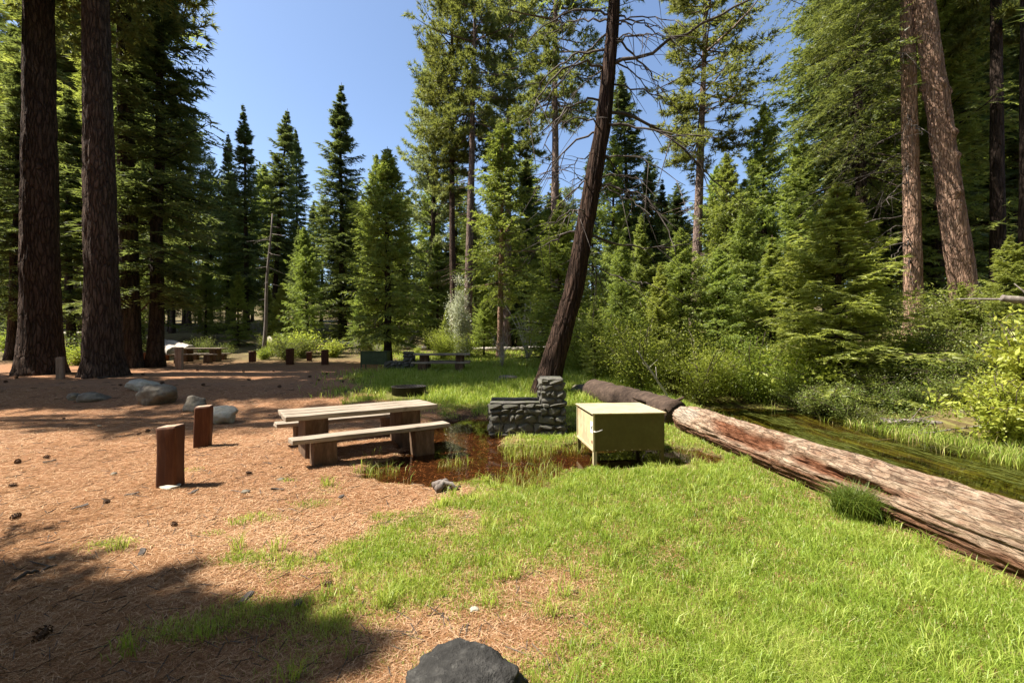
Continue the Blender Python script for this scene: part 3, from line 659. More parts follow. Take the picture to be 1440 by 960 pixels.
T('spire', 'fir_tree', 'broad dark fir with a blunt top, leftmost tall spire of the group of three', 347, 42, 150, 1.1)
T('spire2', 'fir_tree', 'slender dark fir with a long bare trunk, middle spire of the group of three', 382, 38, 150, 1.15)
T('spire2', 'fir_tree', 'narrow dark fir, rightmost and lowest spire of the group of three', 417, 42, 178, .95)
T('cedar', 'cedar_tree', 'low bright green cedar standing between the dark spires and the tallest fir', 434, 29, 318, 1.0)
T('spire', 'fir_tree', 'tallest dark fir spire standing alone against the sky left of centre', 482, 37, 118, 1.25)
T('cedar', 'cedar_tree', 'leafy cedar with broad crown behind the far green box', 545, 22.5, 205, 1.3, rz=1.0)
T('cedar2', 'cedar_tree', 'pointed cedar top rising left of the broad crowned cedar', 530, 34, 215, .9)
T('pine_blue', 'pine_tree', 'tall pine with upswept feathery branches left of the twin bare trunks', 606, 36, 52, 1.05)
T('pine', 'pine_tree', 'left trunk of the twin tall pines in the centre', 640, 33, -60, .9)
T('pine2', 'pine_tree', 'right trunk of the twin tall pines, sunlit and slightly thicker', 655, 31, -110, 1.0)
T('cedar_red', 'cedar_tree', 'cedar with slim red sunlit trunk and light green crown in the centre', 702, 26, 176, 1.1)
T('pine2', 'pine_tree', 'tall pine with dense tufted crown behind the red trunked cedar', 712, 36, -20, 1.15)
T('spire', 'fir_tree', 'dark fir filling the gap right of the red trunked cedar', 738, 38, 215, 1.2)
T('pine2', 'pine_tree', 'tall pine with pinkish trunk just left of the leaning tree', 778, 26, -160, 1.0)
T('fir_young', 'young_fir', 'young layered fir just left of the leaning trunk', 786, 20, 282, 1.0, 'tree')
T('spire2', 'fir_tree', 'slim fir in the gap right of the leaning trunk', 888, 33, 95, 1.1)
T('cedar2', 'cedar_tree', 'thin half bare cedar close behind the leaning trunk', 862, 30, 190, .8)
T('pine2', 'pine_tree', 'tall bushy pine standing against the sky right of the leaning tree', 972, 23, -60, 1.25)
T('spire', 'fir_tree', 'dark fir below the tall bushy pine', 930, 34, 250, 1.2)
T('fir_mid', 'fir_tree', 'green fir standing behind the willows, just right of the leaning tree', 905, 21, 300, 1.0)
T('cedar', 'cedar_tree', 'bright green cedar rising behind the willow thicket', 1022, 18.5, 212, .95)
T('cedar2', 'cedar_tree', 'taller loose cedar right of the bright green one, touching the sky', 1078, 21, 140, 1.2)
T('fir_mid', 'fir_tree', 'dense fir between the loose cedar and the young pyramid fir', 1122, 19, 175, 1.0)
T('fir_young', 'young_fir', 'broad pyramid of a young fir in full sun on the right bank', 1180, 13.8, 258, 1.35, 'tree', rz=.6)
T('fir_young2', 'young_fir', 'lower young fir leaning on the left side of the pyramid fir', 1118, 15.5, 340, 1.1, 'tree')
T('fir_mid', 'fir_tree', 'fir behind the straight sunlit trunk on the right bank', 1250, 24, 60, 1.2)
T('fir_big', 'fir_tree', 'large fir with feathery branches hanging over the right bank against the sky', 1215, 20.5, -330, .85, rz=3.2)
T('spire', 'fir_tree', 'tall dense dark fir at the left edge of the right hand canopy', 1168, 25, -170, 1.25)
T('spire3', 'fir_tree', 'tall dark fir in the canopy left of the straight sunlit trunk', 1232, 27, -260, 1.4)
T('spire', 'fir_tree', 'tall dark fir filling the canopy between the two right trunks', 1300, 25, -240, 1.3)
T('fir_mid2', 'fir_tree', 'middle sized fir with ragged top, right of the tall bushy pine', 1000, 27, 272, 1.25)
T('spire3', 'fir_tree', 'dark middle sized fir directly below the crown of the tall bushy pine', 958, 29, 255, 1.2)
T('cedar2', 'cedar_tree', 'loose cedar in the low gap right of the tall bushy pine', 1040, 26, 250, 1.2)
T('fir_mid2', 'fir_tree', 'fir in the gap close right of the leaning trunk, lower than the slim fir', 873, 26, 318, 1.2)
T('spire', 'fir_tree', 'dark fir right of the slim fir beyond the willows', 915, 31, 225, 1.1)
T('fir_mid', 'fir_tree', 'shaded fir between the two big trunks on the right', 1318, 23, -80, 1.2)
T('fir_young2', 'young_fir', 'small dark fir at the foot of the burled leaning trunk', 1352, 14.2, 395, 1.2, 'tree')
T('fir_young', 'young_fir', 'shaded young fir at the right edge behind the dogwood', 1425, 13.5, 330, 1.1, 'tree')
T('spire', 'fir_tree', 'dark fir filling the left edge behind the thickest pine', 12, 25, 60, 1.3)
T('spire', 'fir_tree', 'shaded fir seen between the two thick left pines', 100, 29, 120, 1.5)
T('fir_mid', 'fir_tree', 'fir seen between the thick dark pine and the slimmer trunk on the left', 168, 32, 20, 1.3)
q = QB(); z = np.linspace(0, 8.5, 10); q.tube(np.stack([.06*z+.05*np.sin(z), 0*z, z], -1), .13*(1-.7*z/8.5), 8)
for k in range(14):
    zz = rb.uniform(3, 8); a = rb.uniform(0, 6.28); s = np.linspace(0, 1, 4); l = rb.uniform(.5, 1.5)
    q.tube(np.array([.06*zz, 0, zz])+np.stack([np.cos(a)*l*s, np.sin(a)*l*s, -.2*s*l], -1), .02*(1-.7*s), 4)
tag(link('dead_tree', q.mesh('trunk', M['dead_wood']), None, PT(370, 27)), 'thin leaning dead trunk beside the sunlit meadow, left of centre', 'tree')
# trees beyond, too alike to tell apart
rt = np.random.default_rng(5)
MARKS = ((60, 'behind the stouter left pine'), (180, 'behind the thick dark red left pine'), (250, 'behind the shaggy left fir'), (330, 'behind the pale pine spire'), (440, 'behind the group of three dark spires'), (512, 'behind the tallest lone spire'), (580, 'behind the broad crowned cedar'),
         (675, 'behind the twin tall pines'), (745, 'behind the red trunked cedar'), (835, 'behind the leaning tree'), (935, 'behind the willow thicket'), (1010, 'behind the bushy pine in the sky gap'), (1100, 'behind the bright green cedar'), (1230, 'behind the sunlit pyramid fir'),
         (1310, 'behind the straight sunlit trunk'), (1385, 'behind the burled leaning trunk'), (9999, 'behind the trunk at the right edge'))
LOOK = {'spire3': 'high crowned dark fir', 'fir_mid2': 'ragged green fir', 'pine': 'tufted long trunked pine', 'spire': 'dense dark fir', 'spire2': 'thin ragged dark fir', 'cedar': 'leafy green cedar', 'cedar2': 'loose airy cedar', 'pine_blue': 'pale green pine', 'fir_mid': 'layered green fir', 'low': 'dull low shrub', 'fern': 'small leafy plant', 'twiggy': 'bare twiggy shrub', 'willow': 'rounded willow bush', 'willow2': 'upright willow bush'}
def mark(px): return next(m for lim, m in MARKS if px < lim)
def far_tree(px, d, ytop, kinds, group, label, wide=1.0):
    k = kinds[rt.integers(len(kinds))]
    place(K[k], 'conifer_tree', LOOK[k]+' '+label+' '+mark(px), 'tree', PT(px, d), max(3.0, top_h(px, d, ytop)), wide*rt.uniform(.95, 1.3), rt.uniform(0, 6.28), group)
for px in np.linspace(180, 1070, 66):
    p = px+rt.uniform(-12, 12); far_tree(p, rt.uniform(46, 78), rt.uniform(270, 390) if p > 430 else rt.uniform(210, 340), ['spire', 'spire2', 'cedar', 'pine_blue', 'fir_mid', 'spire3', 'fir_mid2', 'pine'], 'far forest behind the clearing', 'in the far forest,')
for px in np.linspace(200, 960, 44):
    p = px+rt.uniform(-14, 14); far_tree(p, rt.uniform(34, 52), rt.uniform(290, 410), ['cedar', 'cedar2', 'fir_mid', 'spire', 'fir_mid2', 'spire3'], 'lower trees along the far side of the clearing', 'at the clearing edge,', 1.1)
for px in np.linspace(-420, 175, 20):
    far_tree(px+rt.uniform(-10, 10), rt.uniform(36, 62), rt.uniform(-200, 120), ['spire', 'spire2', 'fir_mid2', 'spire3'], 'shaded forest behind the thick left pines', 'in the shaded forest,', 1.35)
for px in np.linspace(1060, 1800, 26):
    far_tree(px+rt.uniform(-10, 10), rt.uniform(24, 50), rt.uniform(-250, 60) if px > 1215 else rt.uniform(190, 280), ['spire', 'spire', 'fir_mid', 'spire3'], 'shaded forest on the right bank', 'in the shaded bank forest,', 1.3)
for px in np.linspace(-100, 1540, 44):
    far_tree(px+rt.uniform(-20, 20), rt.uniform(85, 130), rt.uniform(360, 425), ['spire', 'cedar', 'spire2'], 'far forest behind the clearing', 'in the far forest,', 1.5)
for px in np.linspace(520, 1010, 18):
    far_tree(px+rt.uniform(-12, 12), rt.uniform(38, 50), rt.uniform(200, 320), ['spire', 'fir_mid2', 'spire3', 'cedar', 'pine_blue', 'fir_mid'], 'middle trees of the forest wall', 'mid forest wall,', .95)
# trees outside the frame whose shade falls into it
for (x, y, H, kd, w) in ((-9.6, 1.85, 13.4, 'fir_mid', 1.0), (-21, 9.2, 34, 'pine2', .55), (-21, 13.0, 30, 'spire', .95), (-19, 13.2, 24, 'fir_mid', .62), (-23, 13.6, 31, 'fir_mid', .5), (-28, 12.7, 38, 'fir_mid', .45), (-31, 12.4, 36, 'spire2', 1.25), (-26, 12.7, 34, 'spire', 1.0), (-13.5, -1.2, 17, 'fir_mid', 1.2)):
    place(K[kd], 'conifer_tree', 'shade tree standing beyond the left edge of the campsite', 'tree', (x, y, hz(x, y)), H, w, 1.0, 'shade trees beyond the left edge')

for (x, y, H, kd, w) in ((15, 3, 26, 'fir_big', 1.2), (18, 9, 28, 'spire', 1.6), (17, -3, 27, 'fir_mid', 1.3), (11, -8, 26, 'spire', 1.7), (5, -11, 27, 'fir_mid', 1.4), (-1, -10, 26, 'spire', 1.7), (-6, -12, 28, 'fir_mid', 1.4), (-12, -10, 27, 'spire', 1.6),
        (14, -13, 30, 'fir_mid', 1.4), (8, -15, 30, 'spire', 1.7), (1, -16, 30, 'fir_mid', 1.4), (-9, -17, 30, 'spire', 1.7), (-18, -13, 30, 'fir_mid', 1.4), (22, 2, 30, 'fir_mid', 1.4), (-24, -8, 30, 'spire', 1.5), (23, -8, 30, 'spire', 1.7)):
    place(K[kd], 'conifer_tree', 'tree of the forest standing behind the viewpoint', 'tree', (x, y, hz(x, y)), H, w, 1.0, 'forest behind the viewpoint')
# ------------------------------------------------------------------ shrubs
S = {}
S['willow'] = bush(1, 2.6, 1.5, 20, 12000, .075, .034, leaf='leaf_bush', clump=.5)
S['willow2'] = bush(2, 2.3, 1.4, 18, 11000, .07, .03, leaf='leaf_bush', clump=.45)
S['dogwood'] = bush(3, 1.5, 1.3, 14, 2600, .13, .062, leaf='leaf_bright', clump=.2, stem_r=.018)
S['low'] = bush(4, .8, .9, 18, 3600, .05, .026, leaf='leaf_dull', clump=.2, stem_r=.01)
S['fern'] = bush(5, .7, .8, 16, 2200, .09, .04, leaf='leaf_bush', clump=.2, stem_r=.008)
S['pale'] = bush(6, 4.2, 1.1, 16, 9500, .09, .055, 'pale_twig', 'leaf_pale', clump=.35, stem_r=.025)
S['twiggy'] = bush(7, 2.4, .9, 16, 500, .06, .03, 'pale_twig', 'leaf_dull', clump=.3, stem_r=.014)
def B(kind, label, px, d, Hh, wide=1.0, group=None, name='shrub', cat='shrub'):
    s = Hh/S[kind]['H']
    t = place(S[kind], name, label, cat, PT(px, d), Hh, wide, None, group, parts=('stem', 'foliage')); return t
B('willow', 'yellow green willow thicket hanging over the dark log behind the box', 900, 13.6, 2.0, 1.15, name='willow_bush', cat='bush')
B('willow2', 'tall willow bush in sun at the middle of the creek bank thicket', 985, 14.6, 2.3, 1.15, name='willow_bush', cat='bush')
B('willow', 'rounded willow bush right of the middle one, above the creek', 1058, 14.8, 2.1, 1.15, name='willow_bush', cat='bush')
B('willow2', 'taller darker willow just right of the leaning trunk', 850, 16.5, 2.5, 1.1, name='willow_bush', cat='bush')
B('willow', 'willow behind the thicket, second row, left of the cedar', 940, 17.4, 2.9, 1.2, name='willow_bush', cat='bush')
B('willow2', 'low willow at the foot of the small young fir above the creek', 1110, 14.2, 1.6, 1.1, name='willow_bush', cat='bush')
B('pale', 'whitish flowering shrub behind the far picnic table', 650, 25.5, 4.3, 1.0, name='flowering_shrub')
B('willow2', 'green shrub at the foot of the whitish flowering shrub', 622, 25, 1.9, 1.1)
B('twiggy', 'bare twiggy pale shrub right of the whitish flowering shrub', 742, 23, 3.2, 1.2)
B('twiggy', 'dry twiggy shrub beside the far fallen log', 706, 21, 1.8, 1.0)
B('low', 'low green bush behind the middle far bollard', 400, 25, 1.1, 1.2)
B('fern', 'bushy green plant beside the far tall post', 425, 27, 1.3, 1.2)
B('dogwood', 'bright yellow green leafy bush at the right edge above the creek', 1415, 9.0, 1.2, 1.25, name='dogwood_bush', cat='bush')
B('dogwood', 'smaller bright leafy bush below the one at the right edge', 1385, 10.2, .95, 1.0, name='dogwood_bush', cat='bush')
B('dogwood', 'leafy hanging bush under the broken limb at the right edge', 1440, 10.5, 1.9, .9, name='dogwood_bush', cat='bush')
for kd, lb, px, d, yt, w in (('cedar', 'fresh green cedar sapling directly right of the leaning trunk', 838, 15.6, 425, 1.4), ('cedar2', 'tall young cedar rising through the left willows', 872, 16.2, 330, 1.2), ('fir_young', 'young fir among the willows, left of the stick', 925, 15.8, 372, 1.0),
        ('cedar', 'bushy cedar sapling above the middle willow', 958, 16.6, 318, 1.3), ('cedar', 'cedar sapling between the two sunlit willows', 1010, 16.0, 345, 1.35), ('fir_young2', 'short young fir at the right end of the willows', 1085, 16.2, 330, 1.1), ('cedar2', 'slender sapling behind the rounded right willow', 1052, 17.2, 290, 1.2),
        ('fir_young2', 'little fir sapling in the meadow under the twin pines', 628, 27, 432, 1.0), ('fir_young', 'little fir sapling left of the red trunked cedar', 680, 27, 415, 1.0), ('cedar', 'green sapling below the pinkish trunked pine', 762, 24, 395, 1.3), ('cedar', 'green sapling at the foot of the tallest lone spire', 505, 31, 402, 1.2),
        ('fir_young', 'young fir in the meadow below the group of three spires', 395, 33, 398, 1.1), ('cedar', 'young cedar below the pale pine spire', 290, 36, 372, 1.2), ('fir_young2', 'young fir left of the thin dead trunk', 335, 33, 380, 1.2)):
    T(kd, 'sapling', lb, px, d, yt, w, 'tree')
rs2 = np.random.default_rng(8)
for px, d, h in ((1190, 12.2, .8), (1230, 12.6, .9), (1270, 13.0, .85), (1310, 12.5, .9), (1150, 12.8, .7), (1345, 12.0, .9), (1290, 14.2, 1.0), (1330, 15, 1.2), (1370, 12.8, 1.0), (1170, 13.0, .7), (1210, 11.7, .5), (1255, 11.9, .6), (1300, 11.6, .6), (1345, 11.2, .7), (1390, 11.6, .9), (1130, 13.2, .7), (1420, 12.2, 1.1)):
    B('low', 'dull brown green shrub in the low bank thicket, '+mark(px).replace('behind', 'below'), px, d, h, 1.2, 'low thicket on the right bank')
for k in range(46):
    px, d = rs2.uniform(275, 860), rs2.uniform(25, 40)
    kk = ['low', 'fern', 'twiggy', 'low', 'willow2'][k % 5]; B(kk, LOOK[kk]+' in the rough meadow, '+mark(px).replace('behind', 'near or below'), px, d, rs2.uniform(.5, 1.5), 1.1, 'shrubs in the rough meadow')
for k in range(16):
    px, d = rs2.uniform(-30, 175), rs2.uniform(21, 32)
    kk = ['low', 'fern', 'willow2'][k % 3]; B(kk, LOOK[kk]+' in the undergrowth '+mark(px), px, d, rs2.uniform(.7, 1.6), 1.2, 'undergrowth behind the left pines')
for k in range(18):
    px, d = rs2.uniform(1120, 1500), rs2.uniform(14, 22)
    kk = ['low', 'fern', 'willow2'][k % 3]; B(kk, LOOK[kk]+' in the shaded undergrowth near or '+mark(px), px, d, rs2.uniform(.6, 1.5), 1.2, 'undergrowth on the right bank')
for k in range(12):
    x, y = rs2.uniform(2.6, 10.5), rs2.uniform(16.5, 19.5)
    place(S['willow'], 'willow_bush', 'willow in the dense thicket closing off the creek', 'bush', (x, y, hz(x, y)), rs2.uniform(1.3, 2.2), 1.2, None, 'thicket closing off the creek', parts=('stem', 'foliage'))
# ------------------------------------------------------------------ fallen log along the creek
def make_log():
    A = np.array([3.50, 9.35]); Bq = np.array([4.50, -3.0]); Lg = np.linalg.norm(Bq-A); u = (Bq-A)/Lg
    side = np.array([u[1], -u[0]])                        # points to -x (towards the lawn)
    ns, nt = 520, 110
    s = np.linspace(0, Lg, ns); th = np.arange(nt)*2*math.pi/nt   # th 0 up, pi/2 towards lawn
    Sg, Tg = np.meshgrid(s, th, indexing='ij')
    r = .272+.03*Sg/Lg*2+.02*np.sin(Sg*.8+1)*.4
    u1, u2 = np.cos(Tg)*1.6, np.sin(Tg)*1.6
    n1 = fbm(u1*1.2+3, u2*1.2, Sg*.5, 4, 61); n2 = fbm(u1*5, u2*5, Sg*1.1, 3, 62); n3 = fbm(u1*9, u2*9, Sg*3.5, 2, 65)
    n5 = fbm(u1*6, u2*6, Sg*.9, 3, 68); n6 = fbm(u1*14, u2*14, Sg*6, 2, 69)
    disp = .06*(n1-.5)+.06*(n2-.5)+.03*(n3-.5)-.035*np.clip(1-np.abs(n5*2-1)*5, 0, 1)+.014*(n6-.5)
    # rotten trough
    tc = .95+.12*np.sin(Sg*3); n4 = fbm(u1*2, u2*2+9, Sg*1.6, 3, 63)
    rot = np.exp(-(np.abs(Sg-2.35)/1.0)**3)*np.exp(-((Tg-tc)/.62)**4)
    rot = np.maximum(rot, .5*np.exp(-(np.abs(Sg-4.3)/1.0)**3)*np.exp(-((Tg-1.25)/.34)**4))
    rot = ss(.25, .6, rot+(n4-.5)*.9)
    disp = disp-rot*(.05+.09*fbm(u1*4, u2*4, Sg*3, 3, 64))
    bare = np.exp(-((Sg-.55)/.55)**2)*np.exp(-((Tg-.9)/.8)**2)
    bare = ss(.3, .65, bare+(n4-.5)*.5)*(1-rot)
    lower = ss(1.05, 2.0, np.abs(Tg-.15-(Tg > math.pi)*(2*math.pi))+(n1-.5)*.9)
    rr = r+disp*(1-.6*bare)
    rr = rr*(1-.25*np.exp(-Sg/.12))
    cz = .245
    gz = height(A[0]+u[0]*Sg, A[1]+u[1]*Sg).mean()
    V = np.stack([A[0]+u[0]*Sg+side[0]*np.sin(Tg)*rr, A[1]+u[1]*Sg+side[1]*np.sin(Tg)*rr, cz+np.cos(Tg)*rr], -1).reshape(-1, 3)
    a, b = np.meshgrid(np.arange(ns-1), np.arange(nt), indexing='ij'); b2 = (b+1) % nt
    F = np.stack([a*nt+b, a*nt+b2, (a+1)*nt+b2, (a+1)*nt+b], -1).reshape(-1, 4)
    c0 = len(V); V = np.vstack([V, [[A[0]+u[0]*.12, A[1]+u[1]*.12, cz]]])
    F = np.vstack([F, [[c0, (k+2) % nt, k+1, k] for k in range(0, nt, 2)]])
    ex = lambda a_: np.append(a_.ravel(), 0)
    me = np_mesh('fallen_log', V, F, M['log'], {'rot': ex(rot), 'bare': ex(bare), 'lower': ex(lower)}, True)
    return tag(link('fallen_log', me), 'long weathered fallen log with a rotten red hollow lying along the creek', 'log')
make_log()
def simple_log(name, label, p0, p1, r0, r1, mat, seed, cat='log', group=None, sides=20, stubs=0):
    q = QB(); n = 36; s = np.linspace(0, 1, n); P = np.array(p0)*(1-s[:, None])+np.array(p1)*s[:, None]
    P[:, 2] += .06*(fbm(s*5, seed, octs=2, seed=seed)-.5); q.tube(P, r0+(r1-r0)*s+.12*r0*(fbm(s*9, seed+4, octs=2, seed=seed)-.5), sides)
    rg = np.random.default_rng(seed)
    for k in range(stubs):
        i0 = rg.integers(4, n-2); d = rg.normal(size=3); d[2] = abs(d[2]); d /= np.linalg.norm(d); w = np.linspace(0, 1, 4)
        q.tube(P[i0]+d*w[:, None]*rg.uniform(.2, .9), r1*.25*(1-.8*w)+.004, 4)
    V = np.vstack(q.V); nz = fbm(V[:, 0]*5, V[:, 1]*5, V[:, 2]*9, 3, seed); c = P[np.argmin(((V[:, None, :1]-P[None, :, :1])**2).sum(-1), axis=1)] if False else None
    q.V = [V+np.stack([0*nz, 0*nz, (nz-.5)*r0*.35], -1)]
    return tag(link(name, q.mesh(name, M[mat])), label, cat, group)
def G(px, d, up=0.): x = PX(px, d); return (x, d, hz(x, d)+up)
simple_log('fallen_log', 'dark log in shade lying behind the olive box', (3.45, 9.55, .28), (2.3, 13.0, .42), .30, .34, 'log_shade', 3, stubs=4)
simple_log('fallen_log', 'long pale log lying across the meadow behind the far picnic table', G(640, 29.5, .18), G(775, 31, .2), .17, .2, 'log_far', 4)
simple_log('fallen_log', 'thin pale log lying in the meadow at the left of the far clearing', G(396, 36, .2), G(600, 33, .15), .16, .12, 'log_far', 14)
simple_log('fallen_log', 'thick cut log sloping down behind the left campsite, upper of two', G(214, 33, .6), G(245, 27, .25), .33, .36, 'log_far', 5)
simple_log('fallen_log', 'short sawn log right of the sloping thick log', G(238, 29, .5), G(268, 27, .3), .34, .34, 'log_far', 6)
simple_log('fallen_log', 'pale log seen between the two thick left pines', G(80, 32, .8), G(120, 33, .7), .25, .25, 'log_far', 7)
simple_log('fallen_log', 'pale broken log leaning in the shade left of the thin dead trunk', G(378, 30, .9), G(390, 29, .2), .16, .18, 'log_far', 8)
simple_log('driftwood', 'bleached forked driftwood lying in the wet grass across the creek', G(1238, 11.4, .10), G(1325, 10.6, .0), .085, .04, 'dead_wood', 9, 'driftwood', stubs=5)
simple_log('driftwood', 'thin dark stick lying in the creek grass at the right', G(1225, 10.3, .06), G(1400, 9.7, .1), .025, .012, 'dead_wood', 10, 'stick', stubs=5)
simple_log('broken_limb', 'pale broken limb poking in from the right edge', (PX(1408, 9.8), 9.8, 2.75), (PX(1490, 9.4), 9.4, 2.5), .07, .10, 'dead_wood', 11, 'branch', stubs=4)
simple_log('stick', 'bare arching pale stick rising out of the willow thicket', G(940, 12.6, .1), (PX(896, 12.4), 12.4, 1.55), .035, .012, 'pale_twig', 12, 'stick', stubs=3)
simple_log('stick', 'curved dark stick on the needle litter near the lower left corner', (PX(18, 3.3), 3.3, hz(-3.6, 3.3)+.03), (PX(80, 3.55), 3.55, hz(-3.5, 3.5)+.02), .014, .008, 'branch_dark', 13, 'stick', sides=6, stubs=1)
simple_log('stick', 'dark stick on the sunlit litter in front of the thick pines', G(137, 15.8, .04), G(162, 16.3, .03), .035, .02, 'branch_dark', 15, 'stick', sides=6)
# rotten root in the puddle
def snag_root():
    x, y, z = PG(622, 690); t = thing('rotten_root', 'bleached knobbly piece of rotten root at the edge of the puddle', 'root', (x, y, z))
    q = QB(); rg = np.random.default_rng(4)
    for k in range(9):
        a = rg.uniform(-.5, .9) if k < 6 else rg.uniform(0, 6.28); l = rg.uniform(.15, .34); s = np.linspace(0, 1, 8)
        q.tube(np.stack([np.cos(a)*l*(s-.35), np.sin(a)*l*(s-.35)+rg.uniform(-.06, .06), .05+.07*np.sin(s*3)*rg.uniform(.3, 1)-.06*s], -1)+rg.normal(0, .008, (8, 3)), (.045*(1-.7*s)+.008)*rg.uniform(.5, 1.1), 8)
    link('wood', q.mesh('wood', M['dead_wood']), t)
snag_root()

# ------------------------------------------------------------------ rocks
def rock(label, px, py, size, seed, mat='rock', sink=.3, name='boulder', rz=0., cat='boulder', d=None, angular=.43, sub=4):
    x, y, z = PG(px, py) if d is None else (PX(px, d), d, hz(PX(px, d), d))
    o = link(name, rock_mesh(name, seed, size, M[mat], sub, angular=angular), None, (x, y, z+size[2]*(1-sink*2))); o.rotation_euler = (0, 0, rz)
    return tag(o, label, cat)
rock('dark mossy boulder cut by the bottom edge of the picture', 657, 960, (.315, .27, .185), 8, 'rock_dark', .30, angular=.33, d=2.2, sub=5)
rock('large shaded boulder, biggest in the dark band left of the bollards', 224, 566, (.50, .42, .33), 12, 'rock', .25)
rock('flat topped sunlit rock behind the large shaded boulder', 204, 548, (.50, .42, .26), 13, 'rock_pale', .3)
rock('pale boulder just right of the farther red bollard', 314, 594, (.30, .26, .225), 14, 'rock_pale', .2, angular=.45)
rock('grey boulder lying left of the farther red bollard', 276, 577, (.34, .3, .24), 15, 'rock', .25)
rock('dim boulder deep in the shade at the left', 132, 562, (.38, .32, .2), 16, 'rock', .4)
rock('small dim stone in the shaded band at the left', 105, 562, (.2, .18, .13), 17, 'rock', .3)
rock('flat stone leaning against the foot of the nearest bollard', 240, 687, (.12, .08, .035), 18, 'rock_pale', .2, 'stone', cat='stone')
rock('small pale stone in the brown patch of the lawn', 666, 864, (.035, .03, .02), 19, 'rock_pale', .2, 'stone', cat='stone', sub=3)
rock('flat stone on the ground behind the large stone stove', 712, 535, (.45, .3, .15), 20, 'rock', .35, 'stone', cat='stone')
rock('dark rock in the grass behind the olive box', 828, 552, (.6, .4, .25), 24, 'rock', .35, 'stone', cat='stone')
for k, (px, py, sx, lb) in enumerate(((140, 600, .05, ''), (345, 693, .06, ''), (160, 668, .05, ''), (395, 676, .05, ''), (72, 788, .03, ''), (690, 645, .05, ''), (1085, 690, .05, ''))):
    o = rock('small weathered stone lying loose in the litter', px, py, (sx, sx*.8, sx*.5), 30+k, 'rock', .3, 'stone', cat='stone', sub=3); o['group'] = 'loose stones in the litter'

# ------------------------------------------------------------------ bollards
def bollard(label, px, py, w, h, rz, mat='post', round_=False, tilt=0., d=None, topmat='post_top', slope=.02):
    x, y, z = PG(px, py) if d is None else G(px, d)
    t = thing('bollard', label, 'bollard', (x, y, z), rz); t.rotation_euler = (0, tilt, rz)
    bm = box_bm(-w/2, w/2, -w*.42, w*.42, -.25, h, .03, 3)
    bmesh.ops.subdivide_edges(bm, edges=[e for e in bm.edges if abs(e.verts[0].co.z-e.verts[1].co.z) > .3], cuts=8, use_grid_fill=True)
    co = np.array([v.co for v in bm.verts]); nz = fbm(co[:, 0]*7+px, co[:, 1]*7, co[:, 2]*2.2, 3, 3)-.5
    for v, q_ in zip(bm.verts, nz): v.co.x += q_*.03; v.co.y += q_*.025; v.co.z += slope*v.co.x/w*(v.co.z > h*.8)
    link('shaft', bm_mesh('shaft', bm, M[mat], True), t)
    bm = box_bm(-w/2+.012, w/2-.012, -w*.42+.012, w*.42-.012, h-.02, h+.006, .006, 2)
    for v in bm.verts: v.co.z += slope*v.co.x/w+random.uniform(-.002, .002)
    link('end_grain', bm_mesh('end_grain', bm, M[topmat], False), t)
bollard('nearest red brown wooden bollard with a flat stone at its foot', 240, 684, .235, .74, .06, slope=.02)
bollard('second red brown wooden bollard, beside the pale boulder', 285, 628, .235, .68, .35, tilt=.03)
bollard('thin grey post standing between the two thick left pines', 85, 538, .2, .75, .3, 'post_grey', d=15.8)
bollard('red stub bollard beside the far left table', 207, 523, .45, .55, .2, 'post', d=23)
bollard('tall weathered post in front of the far left picnic table', 252, 530, .26, .95, .2, 'post_grey', d=19.5)
bollard('short dark bollard far off, left of the green bush', 355, 519, .3, .55, .1, 'post', d=24)
bollard('dark far bollard standing in front of the green bush', 408, 521, .32, .8, .1, 'post', d=22.5)
bollard('small reddish far bollard right of the green bush', 435, 518, .24, .5, .1, 'post', d=24.5)
bollard('dark far bollard, rightmost of the far row', 457, 521, .3, .75, .1, 'post', d=22.5)

# ------------------------------------------------------------------ picnic tables
def plank_mesh(name, L, w, h, seed, mat, sag=.006):
    bm = box_bm(-L/2, L/2, -w/2, w/2, -h, 0, .012, 2)
    bmesh.ops.subdivide_edges(bm, edges=[e for e in bm.edges if abs(e.verts[0].co.x-e.verts[1].co.x) > L*.5], cuts=22, use_grid_fill=True)
    co = np.array([v.co for v in bm.verts]); n = fbm(co[:, 0]*2+seed, co[:, 1]*9, co[:, 2]*6, 3, seed)-.5; n2 = vnoise(co[:, 0]*.0+np.sign(co[:, 0])*3, co[:, 1]*30, co[:, 2]*30, seed)-.5
    for v, a, b in zip(bm.verts, n, n2):
        v.co.y += a*.014; v.co.z += a*.010-sag*(1-(2*v.co.x/L)**2)*.5
        if abs(v.co.x) > L*.49: v.co.x += b*.03
    return bm_mesh(name, bm, M[mat], False)
def picnic_table(label, loc, rz, L=2.44, W=.86, ht=.70, hb=.44, mat='plank', ped='pedestal', parts=True):
    t = thing('picnic_table', label, 'picnic table', loc, rz)
    n = 3; pw = W/n
    for k in range(n):
        o = link('tabletop_plank', plank_mesh('tabletop_plank', L, pw-.010, .075, 3+k, mat), t); o.location = (random.uniform(-.012, .012), -W/2+pw*(k+.5), ht+random.uniform(-.003, .003))
    for s in (-1, 1):
        o = link('bench_plank', plank_mesh('bench_plank', L, .30, .065, 11+s, mat), t); o.location = (0, s*(W/2+.34), hb)
        for e in (-1, 1):
            w2 = .30
            bm = box_bm(-.16, .16, -.15, .15, -.25, hb-.066, .02, 2, .006, 5+s+e, 4)
            o = link('bench_pedestal', bm_mesh('bench_pedestal', bm, M[ped]), t); o.location = (e*L*.315, s*(W/2+.32), 0)
    for e in (-1, 1):
        bm = box_bm(-.17, .17, -.30, .30, -.25, ht-.077, .02, 2, .006, 9+e, 4)
        o = link('table_pedestal', bm_mesh('table_pedestal', bm, M[ped]), t); o.location = (e*L*.315, 0, 0)
    return t
picnic_table('heavy weathered picnic table with two benches standing by the puddle', (-2.53, 7.66, .0), R(34.5), L=2.42, W=.84)
